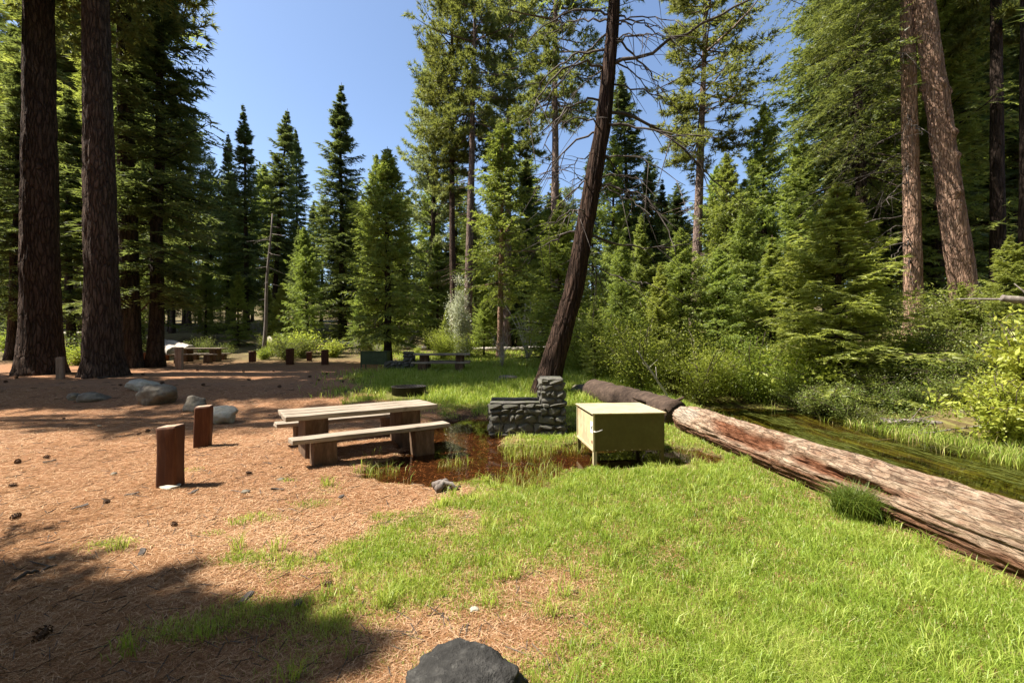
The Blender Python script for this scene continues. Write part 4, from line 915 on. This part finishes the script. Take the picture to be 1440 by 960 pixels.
picnic_table('far picnic table in shade in front of the whitish flowering shrub', G(622, 18.8), R(4), 2.3, .85, .74, .42, 'plank', 'pedestal')
picnic_table('far left picnic table half hidden behind the tall weathered post', G(283, 24), R(8), 2.2, .85, .72, .42)

# ------------------------------------------------------------------ bear-proof food boxes
def food_box(label, loc, rz, W=1.09, D=1.06, z0=.17, h=.735, body='olive', top='olive_sunlit', sticker=True):
    t = thing('food_locker', label, 'storage box', loc, rz)
    # W along x (front faces -y), D along y, front-left corner at the origin
    p = .012
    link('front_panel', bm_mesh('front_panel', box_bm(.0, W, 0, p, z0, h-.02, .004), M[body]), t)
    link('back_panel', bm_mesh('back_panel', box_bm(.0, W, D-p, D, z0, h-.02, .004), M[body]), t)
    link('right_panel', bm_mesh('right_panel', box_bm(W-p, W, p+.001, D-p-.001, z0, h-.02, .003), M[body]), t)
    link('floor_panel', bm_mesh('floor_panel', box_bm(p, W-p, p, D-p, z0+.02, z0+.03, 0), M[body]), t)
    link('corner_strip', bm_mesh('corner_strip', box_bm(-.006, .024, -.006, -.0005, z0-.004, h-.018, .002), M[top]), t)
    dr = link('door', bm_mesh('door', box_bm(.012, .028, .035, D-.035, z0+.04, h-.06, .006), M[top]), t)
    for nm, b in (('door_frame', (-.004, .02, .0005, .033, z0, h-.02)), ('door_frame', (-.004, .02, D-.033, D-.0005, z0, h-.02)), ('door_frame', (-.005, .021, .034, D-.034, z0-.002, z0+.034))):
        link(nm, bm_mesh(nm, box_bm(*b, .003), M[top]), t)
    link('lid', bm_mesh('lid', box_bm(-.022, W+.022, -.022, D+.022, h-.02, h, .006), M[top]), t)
    for (x, y) in ((.03, .03), (W-.03, .03), (.03, D-.03), (W-.03, D-.03)):
        bm = box_bm(x-.026, x+.026, y-.026, y-.020, -.25, z0+.01, 0)
        g = bmesh.ops.create_cube(bm, size=1)
        for v in g['verts']: v.co = Vector((x-.026+.003+v.co.x*.006, y+v.co.y*.052+.0065, (z0+.01-.25)/2+v.co.z*(z0+.26)))
        link('leg', bm_mesh('leg', bm, M[top if x < .1 and y < .1 else body]), t)  # front left leg takes the sunlit copy of the paint
    if sticker:
        st = link('label_plate', bm_mesh('label_plate', box_bm(.0095, .0118, .05, .20, h-.32, h-.15, 0), M['sticker']), dr)
        bm = box_bm(.0088, .0094, .10, .16, h-.26, h-.225, 0)
        for b in ((.0088, .0094, .09, .125, h-.225, h-.205), (.0088, .0094, .135, .148, h-.275, h-.259), (.0088, .0094, .105, .118, h-.275, h-.259)):
            g = bmesh.ops.create_cube(bm, size=1)
            for v in g['verts']: v.co = Vector(((b[0]+b[1])/2+v.co.x*(b[1]-b[0]), (b[2]+b[3])/2+v.co.y*(b[3]-b[2]), (b[4]+b[5])/2+v.co.z*(b[5]-b[4])))
        link('bear_print', bm_mesh('bear_print', bm, M['ink']), dr)
        q = QB(); q.tube([(-.006, -.02, h-.27), (.03, -.035, h-.275), (.08, -.04, h-.262), (.125, -.038, h-.245)], [.009, .009, .008, .010], 8); link('latch', q.mesh('latch', M['chrome']), t)
        bm = box_bm(.004, .011, .05, .13, z0+.10, z0+.14, .002); link('latch_plate', bm_mesh('latch_plate', bm, M['rust']), t)
        for k in range(6):
            bm = box_bm(.2+k*.125, .225+k*.125, -.006, -.0005, z0+.012, z0+.022, .001); link('rivet', bm_mesh('rivet', bm, M['olive_sunlit']), t)
    return t
food_box('olive metal food box on legs with pale sunlit lid beside the fallen log', (1.205, 6.74, .0), R(5), h=.74)
food_box('dark green metal box on legs in shade at the far campsite', G(507, 19.0), R(2), 1.08, .7, .26, .80, 'green_box', 'green_box', False)

# ------------------------------------------------------------------ stone stoves
STONES = []
for k in range(14):
    bm = bmesh.new(); rg_ = random.Random(100+k)
    for _ in range(17):
        p = Vector((rg_.uniform(-1, 1), rg_.uniform(-1, 1), rg_.uniform(-1, 1))); m_ = max(abs(p.x), abs(p.y), abs(p.z)); p = p/m_*rg_.uniform(.8, 1.0)*.5; bm.verts.new(p)
    r_ = bmesh.ops.convex_hull(bm, input=bm.verts[:]); bmesh.ops.delete(bm, geom=[g for g in r_['geom_interior'] if isinstance(g, bmesh.types.BMVert)], context='VERTS')
    bmesh.ops.bevel(bm, geom=bm.edges[:], offset=.05, segments=1, affect='EDGES')
    STONES.append(bm_mesh('stone', bm, M['stove_stone'], False))
def lay_wall(t, p0, p1, nrm, z0, z1, rg, course=.125):
    """courses of stones standing proud on a wall face between two ground points"""
    p0, p1 = Vector(p0), Vector(p1); Lw = (p1-p0).length; dr = (p1-p0)/Lw; ang = math.atan2(dr.y, dr.x); z = z0
    while z < z1-.03:
        hgt = min(course*rg.uniform(.7, 1.5), z1-z); 
        if z1-z-hgt < .05: hgt = z1-z
        a = -rg.uniform(0, .06)
        while a < Lw-.02:
            w = rg.uniform(.09, .34); w = min(w, Lw-a+.04)
            if Lw-a-w < .06: w = Lw-a+.02
            c = p0+dr*(a+w/2)
            o = link('stone', rg.choice(STONES), t); o.location = (c.x+nrm[0]*.0, c.y+nrm[1]*.0, z+hgt/2)
            o.scale = (w*1.08, rg.uniform(.13, .19), hgt*rg.uniform(.85, 1.12)); o.rotation_euler = (rg.uniform(-.08, .08), rg.uniform(-.16, .16), ang+rg.uniform(-.1, .1))
            a += w+.008
        z += hgt+.006
def stove(label, loc, rz, Wl, Dp, hl, Wc, hc, seed, scale=1.0):
    rg = random.Random(seed); t = thing('stone_stove', label, 'stove', loc, rz)
    # hearth: U of low walls from x 0..Wl, chimney block Wl..Wl+Wc
    def core(nm, b): link(nm, bm_mesh(nm, box_bm(*b, .01), M['mortar']), t)
    core('mortar_core', (.03, Wl-.001, .03, .22, -.25, hl-.03)); core('mortar_core', (.03, Wl-.001, Dp-.22, Dp-.03, -.25, hl-.03))
    core('hearth_floor', (.03, Wl-.001, .221, Dp-.221, -.25, hl*.55))
    core('chimney_core', (Wl, Wl+Wc-.03, .05, Dp-.05, -.25, hc-.05))
    lay_wall(t, (0, .03, 0), (Wl, .03, 0), (0, -1), -.05, hl, rg); lay_wall(t, (0, Dp-.03, 0), (Wl, Dp-.03, 0), (0, 1), -.05, hl, rg)
    lay_wall(t, (.03, .06, 0), (.03, .25, 0), (-1, 0), -.05, hl, rg); lay_wall(t, (.03, Dp-.25, 0), (.03, Dp-.06, 0), (-1, 0), -.05, hl, rg); lay_wall(t, (.05, .25, 0), (.05, Dp-.25, 0), (-1, 0), -.05, hl*.6, rg)
    lay_wall(t, (Wl, .03, 0), (Wl+Wc, .03, 0), (0, -1), -.05, hl*1.02, rg); lay_wall(t, (Wl+.02, .07, 0), (Wl+Wc-.05, .07, 0), (0, -1), hl*1.03, hc, rg)
    lay_wall(t, (Wl+Wc-.03, .05, 0), (Wl+Wc-.03, Dp-.05, 0), (1, 0), -.05, hc*.97, rg); lay_wall(t, (Wl+.02, .1, 0), (Wl+.02, Dp-.1, 0), (-1, 0), hl, hc, rg)
    lay_wall(t, (Wl+.02, Dp-.06, 0), (Wl+Wc-.05, Dp-.06, 0), (0, 1), -.05, hc, rg)
    link('capstone', bm_mesh('capstone', box_bm(Wl-.0, Wl+Wc-.02, .03, Dp-.03, hc-.03, hc+.02, .02, 2, .008, seed, 3), M['stove_stone']), t)
    for (a, b) in ((.02, .235), (Dp-.235, Dp-.02)):
        link('rim_slab', bm_mesh('rim_slab', box_bm(.0, Wl-.03, a-.015, b+.015, hl-.005, hl+.035, .015, 2, .008, seed+1, 3), M['stove_stone']), t)
    link('grate', bm_mesh('grate', box_bm(.10, Wl-.06, .24, Dp-.24, hl-.06, hl-.045, .002), M['steel_dark']), t)
    return t
stove('large grey stone camp stove with chimney standing in the puddle', (PX(689, 9.0), 9.0, -.06), R(0), 1.02, .85, .62, .46, 1.10, 3)
stove('small stone camp stove in shade beside the far green box', (PX(560, 18.7)-.55, 18.7, hz(PX(560, 18.7), 18.7)), R(8), .75, .7, .36, .40, .78, 8)

# ------------------------------------------------------------------ fire rings
def fire_ring(label, loc, r, h, mat, hinge=False):
    t = thing('fire_ring', label, 'fire ring', loc)
    q = QB(); n = 40; th = np.arange(n)*2*math.pi/n
    prof = [(r, -.1), (r, h), (r+.02, h+.004), (r+.02, h+.014), (r-.018, h+.014), (r-.018, -.1)]
    V = np.array([[np.cos(a)*p[0], np.sin(a)*p[0], p[1]] for a in th for p in prof]); m = len(prof)
    F = [[i*m+j, ((i+1) % n)*m+j, ((i+1) % n)*m+(j+1) % m, i*m+(j+1) % m] for i in range(n) for j in range(m)]
    link('rim', np_mesh('rim', V, np.array(F), M[mat], smooth=False), t)
    bm = bmesh.new(); 
    for k in range(9):
        g = bmesh.ops.create_cube(bm, size=1); xx = -r*.8+k*r*.2; ly = math.sqrt(max(.01, (r*.97)**2-xx*xx))
        for v in g['verts']: v.co = Vector((xx+v.co.x*.014, v.co.y*2*ly, h+.02+v.co.z*.012))
    link('grill', bm_mesh('grill', bm, M['steel_dark']), t)
fire_ring('black steel fire ring standing in the grass behind the picnic table', G(575, 13.1), .48, .21, 'steel_dark')
fire_ring('rusty fire ring by the far left picnic table', G(222, 24.5), .5, .3, 'rust')

# ------------------------------------------------------------------ cones and bark on the litter
def cone_mesh(seed):
    rg = random.Random(seed); bm = bmesh.new()
    g = bmesh.ops.create_icosphere(bm, subdivisions=1, radius=1)
    for v in g['verts']: v.co = Vector((v.co.x*.055, v.co.y*.028, v.co.z*.028))
    for k in range(44):
        u = (k+.5)/44; a = k*2.39996; rr = .034*math.sin(math.pi*(.12+.8*u)); x = -.06+.12*u
        c = Vector((x, math.cos(a)*rr, math.sin(a)*rr)); o = Vector((.25, math.cos(a), math.sin(a))).normalized()*.017; w = Vector((0, -math.sin(a), math.cos(a)))*.010
        vs = [bm.verts.new(c-w), bm.verts.new(c+w), bm.verts.new(c+o+w*.6), bm.verts.new(c+o-w*.6)]; bm.faces.new(vs)
    return bm_mesh('pine_cone', bm, M['cone'])
CM = [cone_mesh(k) for k in range(3)]
for k, (px, py) in enumerate(((18, 686), (25, 652), (66, 646), (195, 612), (208, 608), (22, 732), (245, 742), (150, 710), (60, 900), (462, 828), (90, 590), (350, 668))):
    x, y, z = PG(px, py); o = link('pine_cone', CM[k % 3], None, (x, y, z+.028)); s = random.uniform(.5, .85); o.scale = (s, s, s)
    o.rotation_euler = (random.uniform(-.2, .2), random.uniform(-.3, .3), random.uniform(0, 6.28)); tag(o, 'dark pine cone lying on the sunlit needle litter', 'pine cone', 'pine cones on the litter')
rgf = np.random.default_rng(3)
for k in range(22):
    px, d = rgf.uniform(-40, 520), rgf.uniform(13.8, 19); x, y, z = G(px, d); o = link('pine_cone', CM[k % 3], None, (x, y, z+.04)); o.scale = (1.0,)*3; o.rotation_euler = (0, 0, rgf.uniform(0, 6.28))
    tag(o, 'dark cone scattered on the far litter strip before the thick pines', 'pine cone', 'cones on the far litter')
def bark_chip(seed):
    rg = random.Random(seed); bm = box_bm(-.07, .07, -.02, .02, 0, .012, .004, 1, .006, seed, 2); return bm_mesh('bark_chip', bm, M['branch_dark'])
BC = [bark_chip(k) for k in range(3)]
for k, (px, py) in enumerate(((112, 716), (185, 697), (272, 693), (420, 850), (70, 650), (345, 845), (390, 690), (200, 780), (480, 700))):
    x, y, z = PG(px, py); o = link('bark_chip', BC[k % 3], None, (x, y, z+.012)); o.rotation_euler = (0, random.uniform(-.2, .2), random.uniform(0, 3.1)); tag(o, 'flat dark bark chip on the needle litter', 'bark chip', 'bark chips on the litter')

# ------------------------------------------------------------------ grass, needles (uncountable)
rg = np.random.default_rng(42)
def scatter(n, d0, d1, power=1.0, margin=1.2):
    """points inside the view wedge (a margin wider), denser near the camera"""
    u = rg.random(n); d = d0*(d1/d0)**u if power == 1.0 else (d0**(1-power)+u*(d1**(1-power)-d0**(1-power)))**(1/(1-power))
    w = 1.14*d+margin; x = rg.uniform(-1, 1, n)*w
    return x, d
def blades(x, y, h, w, lean, tint, zoff=0., dirbias=None, z=None):
    n = len(x); a = rg.uniform(0, 2*math.pi, n); dx, dy = np.cos(a), np.sin(a)
    if dirbias is not None: dx = dx*.35+dirbias[0]; dy = dy*.35+dirbias[1]
    b = rg.uniform(0, 2*math.pi, n); wx, wy = np.cos(b)*w*.5, np.sin(b)*w*.5
    z = (height(x, y) if z is None else z)+zoff
    k = lean*h
    V = np.empty((n, 5, 3))
    V[:, 0] = np.stack([x-wx, y-wy, z-.01], -1); V[:, 1] = np.stack([x+wx, y+wy, z-.01], -1)
    m = .55; hm = h*m*1.0
    V[:, 2] = np.stack([x+dx*k*.3+wx*.75, y+dy*k*.3+wy*.75, z+hm], -1); V[:, 3] = np.stack([x+dx*k*.3-wx*.75, y+dy*k*.3-wy*.75, z+hm], -1)
    V[:, 4] = np.stack([x+dx*k, y+dy*k, z+h*np.sqrt(np.maximum(.08, 1-np.minimum(lean, .95)**2))], -1)
    o = (np.arange(n)*5)[:, None]
    F = np.concatenate([o+np.array([[0, 1, 2]]), o+np.array([[0, 2, 3]]), o+np.array([[3, 2, 4]])], 0)
    return V.reshape(-1, 3), F, np.repeat(tint, 5)
def near_log(x, y): return np.abs(x-(4.25-.081*y)) < .27
def out_of_things(x, y):
    ok = ~(near_log(x, y) & (y < 9.4))
    ok &= ~((x > 1.2) & (x < 2.3) & (y > 6.78) & (y < 7.8)) & ~((x > -.42) & (x < 1.0) & (y > 9.05) & (y < 9.8))
    ok &= ~((x > .95) & (x < 2.6) & (y > 6.3+.15*np.sin(x*7)) & (y < 6.95))
    ok &= ~(((x+2.98)/.62)**2+((y-12.95)/.85)**2 < 1)
    return ok
x, y = scatter(820000, 2.0, 17, 1.35)
g = grass_mask(x, y); keep = (rg.random(len(x)) < g**1.25*(.45+.55*ss(.33, .58, fbm(x*4.5, y*4.5, octs=3, seed=77)))*(1-.85*np.exp(-((x-(3.93-.081*y))/.20)**2)*ss(6.2, 5.2, y))) & out_of_things(x, y); x, y, g = x[keep], y[keep], g[keep]
pat = fbm(x*.8, y*.8, octs=3, seed=71); pat2 = fbm(x*3.1, y*3.1, octs=2, seed=72)
tall = 1+.45*np.exp(-((y-5.9)/.5)**2)*ss(.6, 1.4, x)*ss(3.6, 2.6, x)+.6*ss(8, 11, y)
h = (.022+.075*pat*g+.045*g*rg.random(len(x))**2)*tall*(.6+.7*pat2); w = (.0024+.00085*y)*rg.uniform(.7, 1.3, len(x))
gt = np.clip(.03+.45*pat+.45*(rg.random(len(x))**1.5)+.45*(pat2-.5)+.2*(1-g), 0, .84); gt = np.where(rg.random(len(x)) < .05+.12*(1-g), 1.0, gt)
V, F, t = blades(x, y, h, w, rg.uniform(.25, .95, len(x)), gt)
tag(link('lawn_grass', np_mesh('lawn_grass', V, F, M['grass'], {'tint': t})), kind='stuff')
n_grass = len(x)
# taller tufts through the lawn
tx, ty = scatter(1500, 2.1, 13, 1.2, .8); gk = rg.random(1500) < grass_mask(tx, ty)**1.5; tx, ty = tx[gk], ty[gk]
tx, ty = np.repeat(tx, 34), np.repeat(ty, 34); tn = np.repeat(rg.random(len(tx)//34), 34); x = tx+rg.normal(0, .035, len(tx)); y = ty+rg.normal(0, .035, len(tx)); kp = out_of_things(x, y); x, y, tn = x[kp], y[kp], tn[kp]
V, F, t = blades(x, y, (.07+.13*tn)*rg.uniform(.6, 1.15, len(x)), (.0028+.0009*y)*rg.uniform(.7, 1.3, len(x)), rg.uniform(.3, .95, len(x)), np.clip(tn*.5+.35*rg.random(len(x)), 0, 1))
tag(link('grass_tufts', np_mesh('grass_tufts', V, F, M['grass'], {'tint': t})), kind='stuff')
# low broad-leaved weeds between the blades
cx_, cy_ = scatter(2600, 2.1, 11, 1.2, .8); gk = rg.random(2600) < grass_mask(cx_, cy_)*ss(.45, .65, fbm(cx_*1.1, cy_*1.1, octs=2, seed=55)); cx_, cy_ = np.repeat(cx_[gk], 7), np.repeat(cy_[gk], 7); n = len(cx_)
a = rg.uniform(0, 6.283, n); D_ = unit(np.stack([np.cos(a), np.sin(a), rg.uniform(.2, .9, n)], -1)); W_ = unit(np.cross(D_, np.array([0, 0, 1.])+rg.normal(0, .3, (n, 3)))); x, y = cx_+rg.normal(0, .012, n), cy_+rg.normal(0, .012, n)
V, F, t = dia_leaves(np.stack([x, y, height(x, y)+.01], -1), D_, W_, rg.uniform(.022, .05, n), rg.uniform(.010, .022, n), rg.uniform(.1, .6, n))
tag(link('lawn_weeds', np_mesh('lawn_weeds', V, F, M['grass'], {'tint': t})), kind='stuff')
# farther lawn
x, y = scatter(150000, 12, 30, 1.2, 0); g = grass_mask(x, y); keep = (rg.random(len(x)) < g) & (x-creek_cx(y) < -1.4) & out_of_things(x, y); x, y = x[keep], y[keep]
V, F, t = blades(x, y, rg.uniform(.10, .28, len(x)), .0012*y*rg.uniform(.7, 1.4, len(x)), rg.uniform(.2, .9, len(x)), rg.uniform(.1, .9, len(x)))
tag(link('meadow_grass', np_mesh('meadow_grass', V, F, M['grass'], {'tint': t})), kind='stuff')
# creek-side grass and streaming water weed
x = rg.uniform(-2.4, 4.4, 70000); y = rg.uniform(2, 16, 70000); c = x; x = x+creek_cx(y)
n_ = fbm(x*1.3, y*.8, octs=3, seed=91); band = .75*np.exp(-((c-2.0)/.55)**2)+.25*np.exp(-((c+2.0)/.25)**2)+.5*np.exp(-((c-3.2)/.6)**2)
keep = (rg.random(len(x)) < band*ss(.42, .62, n_)) & ~near_log(x, y); x, y = x[keep], y[keep]
V, F, t = blades(x, y, rg.uniform(.14, .36, len(x)), .0016*y*rg.uniform(.6, 1.2, len(x)), rg.uniform(.1, .7, len(x)), rg.uniform(.1, 1, len(x)), z=np.maximum(height(x, y), CREEK_Z-.08))
tag(link('creek_grass', np_mesh('creek_grass', V, F, M['grass'], {'tint': t})), kind='stuff')
x = rg.uniform(-1.8, 2.8, 30000); y = rg.uniform(2, 16.5, 30000); x = x+creek_cx(y); n_ = fbm(x*1.6, y*.45, octs=3, seed=93)
keep = rg.random(len(x)) < ss(.50, .66, n_); x, y = x[keep], y[keep]; n = len(x)
l = rg.uniform(.25, .7, n); wv = rg.uniform(.004, .012, n); sk = rg.normal(0, .10, n)
Vw = np.empty((n, 4, 3)); zc = CREEK_Z-.008+rg.uniform(-.02, .018, n)
Vw[:, 0] = np.stack([x, y+l*.5, zc-.01], -1); Vw[:, 1] = np.stack([x+wv+sk*l*.5, y, zc], -1); Vw[:, 2] = np.stack([x+sk*l, y-l*.5, zc-.006], -1); Vw[:, 3] = np.stack([x-wv+sk*l*.5, y, zc], -1)
tag(link('water_weed', np_mesh('water_weed', Vw.reshape(-1, 3), np.arange(n*4).reshape(n, 4), M['weed'], {'tint': np.repeat(rg.uniform(0, 1, n), 4)})), kind='stuff')
# leafy ground cover on the far bank
n = 60000; c = rg.uniform(1.9, 9, n); y = rg.uniform(5, 17, n); x = c+creek_cx(y); kp = (rg.random(n) < ss(.38, .6, fbm(x*.9, y*.9, octs=3, seed=97))) & (x < 1.14*y+1.5); x, y = x[kp], y[kp]; n = len(x)
P_ = np.stack([x, y, height(x, y)+rg.random(n)**1.5*.28], -1); D_ = unit(rg.normal(size=(n, 3))+np.array([0, 0, .3])); W_ = unit(np.cross(D_, rg.normal(size=(n, 3))+np.array([0, 0, 1.])))
V, F, t = dia_leaves(P_, D_, W_, rg.uniform(.05, .11, n), rg.uniform(.02, .045, n), rg.random(n))
tag(link('bank_ground_cover', np_mesh('bank_ground_cover', V, F, M['leaf_dull'], {'tint': t})), kind='stuff')
# fine dead twigs in the litter
x, y = scatter(2600, 2.0, 15, 1.3); kp = (grass_mask(x, y) < .6) & (puddle_mask(x, y) < .3) & (x < 3.2) & out_of_things(x, y); x, y = x[kp], y[kp]; n = len(x)
a = rg.uniform(0, math.pi, n); l = rg.uniform(.05, .22, n); wd = rg.uniform(.003, .007, n)*(.6+.12*y); z = height(x, y)+.012
V = np.empty((n, 6, 3)); ca, sa = np.cos(a), np.sin(a)
for e, q_ in ((0, -1), (3, 1)):
    for c_, (o1, o2) in enumerate(((1, 0), (-.5, .87), (-.5, -.87))):
        V[:, e+c_] = np.stack([x+ca*l*q_*.5-sa*wd*.5*o1, y+sa*l*q_*.5+ca*wd*.5*o1, z+wd*.5*o2+(q_+1)*.004], -1)
o = (np.arange(n)*6)[:, None]; F = np.concatenate([o+np.array([[0, 1, 4, 3]]), o+np.array([[1, 2, 5, 4]]), o+np.array([[2, 0, 3, 5]])], 0)
tag(link('twig_litter', np_mesh('twig_litter', V.reshape(-1, 3), F, M['branch_dark'])), kind='stuff')
# grass standing in the puddle
x = rg.uniform(-2.2, 3.2, 40000); y = rg.uniform(5, 12, 40000); n_ = fbm(x*2.2, y*2.2, octs=3, seed=95); w_ = puddle_mask(x, y)
keep = (rg.random(len(x)) < ss(.47, .68, n_)*np.minimum(w_*1.5, 1)*.6) & out_of_things(x, y) & ~((x < -.35) & (y > 7.4) & (y < 11)); x, y = x[keep], y[keep]
V, F, t = blades(x, y, rg.uniform(.10, .26, len(x)), .001*y*rg.uniform(.6, 1.2, len(x)), rg.uniform(.1, .8, len(x)), rg.uniform(.2, 1, len(x)))
tag(link('puddle_grass', np_mesh('puddle_grass', V, F, M['grass'], {'tint': t})), kind='stuff')
# fallen pine needles
x, y = scatter(400000, 1.9, 14, 1.5); g = grass_mask(x, y); wet = puddle_mask(x, y); c = x-creek_cx(y)
keep = (rg.random(len(x)) < (1-.6*g)*(1-.75*ss(.35, .9, wet))) & (c < -1.4) & out_of_things(x, y); x, y = x[keep], y[keep]; n = len(x)
a = rg.uniform(0, math.pi, n); l = rg.uniform(.05, .13, n)*(1+.03*y); wd = (.0012+.0008*y)*rg.uniform(.7, 1.3, n); z = height(x, y)+rg.uniform(.003, .016, n)
dx, dy = np.cos(a)*l*.5, np.sin(a)*l*.5; px_, py_ = -np.sin(a)*wd*.5, np.cos(a)*wd*.5; tz = rg.uniform(-.012, .012, n); bd = rg.normal(0, .10, n)*l
Vn = np.empty((n, 4, 3))
Vn[:, 0] = np.stack([x-dx, y-dy, z-tz], -1); Vn[:, 1] = np.stack([x-px_*1.+py_*0+bd*np.sin(a), y-py_-bd*np.cos(a), z+.002], -1); Vn[:, 2] = np.stack([x+dx, y+dy, z+tz], -1); Vn[:, 3] = np.stack([x+px_+bd*np.sin(a), y+py_-bd*np.cos(a), z+.002], -1)
pt = np.clip(.5*fbm(x*.7, y*.7, octs=3, seed=81)+.75*rg.random(n)**1.3, 0, 1)
tag(link('fallen_needles', np_mesh('fallen_needles', Vn.reshape(-1, 3), np.arange(n*4).reshape(n, 4), M['needle'], {'tint': np.repeat(pt, 4)})), kind='stuff')
# sedge clump leaning on the log
def sedge(label, px, py, n, hh, spread):
    x0, y0, z0 = PG(px, py); x = rg.normal(0, spread, n); y = rg.normal(0, spread, n)
    V, F, t = blades(x+x0, y+y0, rg.uniform(.6, 1.1, n)*hh, .009*rg.uniform(.7, 1.3, n), rg.uniform(.35, .93, n), rg.uniform(.0, .75, n))
    V = V-np.array([x0, y0, z0])
    o = link('sedge_clump', np_mesh('sedge_clump', V, F, M['sedge'], {'tint': t}), None, (x0, y0, z0)); tag(o, label, 'grass clump')
sedge('dark green arching sedge clump growing against the fallen log', 1203, 730, 1300, .40, .08)
print('GRASS', n_grass, 'TRIS', sum(len(o.data.loop_triangles) if False else len(o.data.polygons) for o in {o.data: o for o in bpy.data.objects if o.type == 'MESH'}.values()))
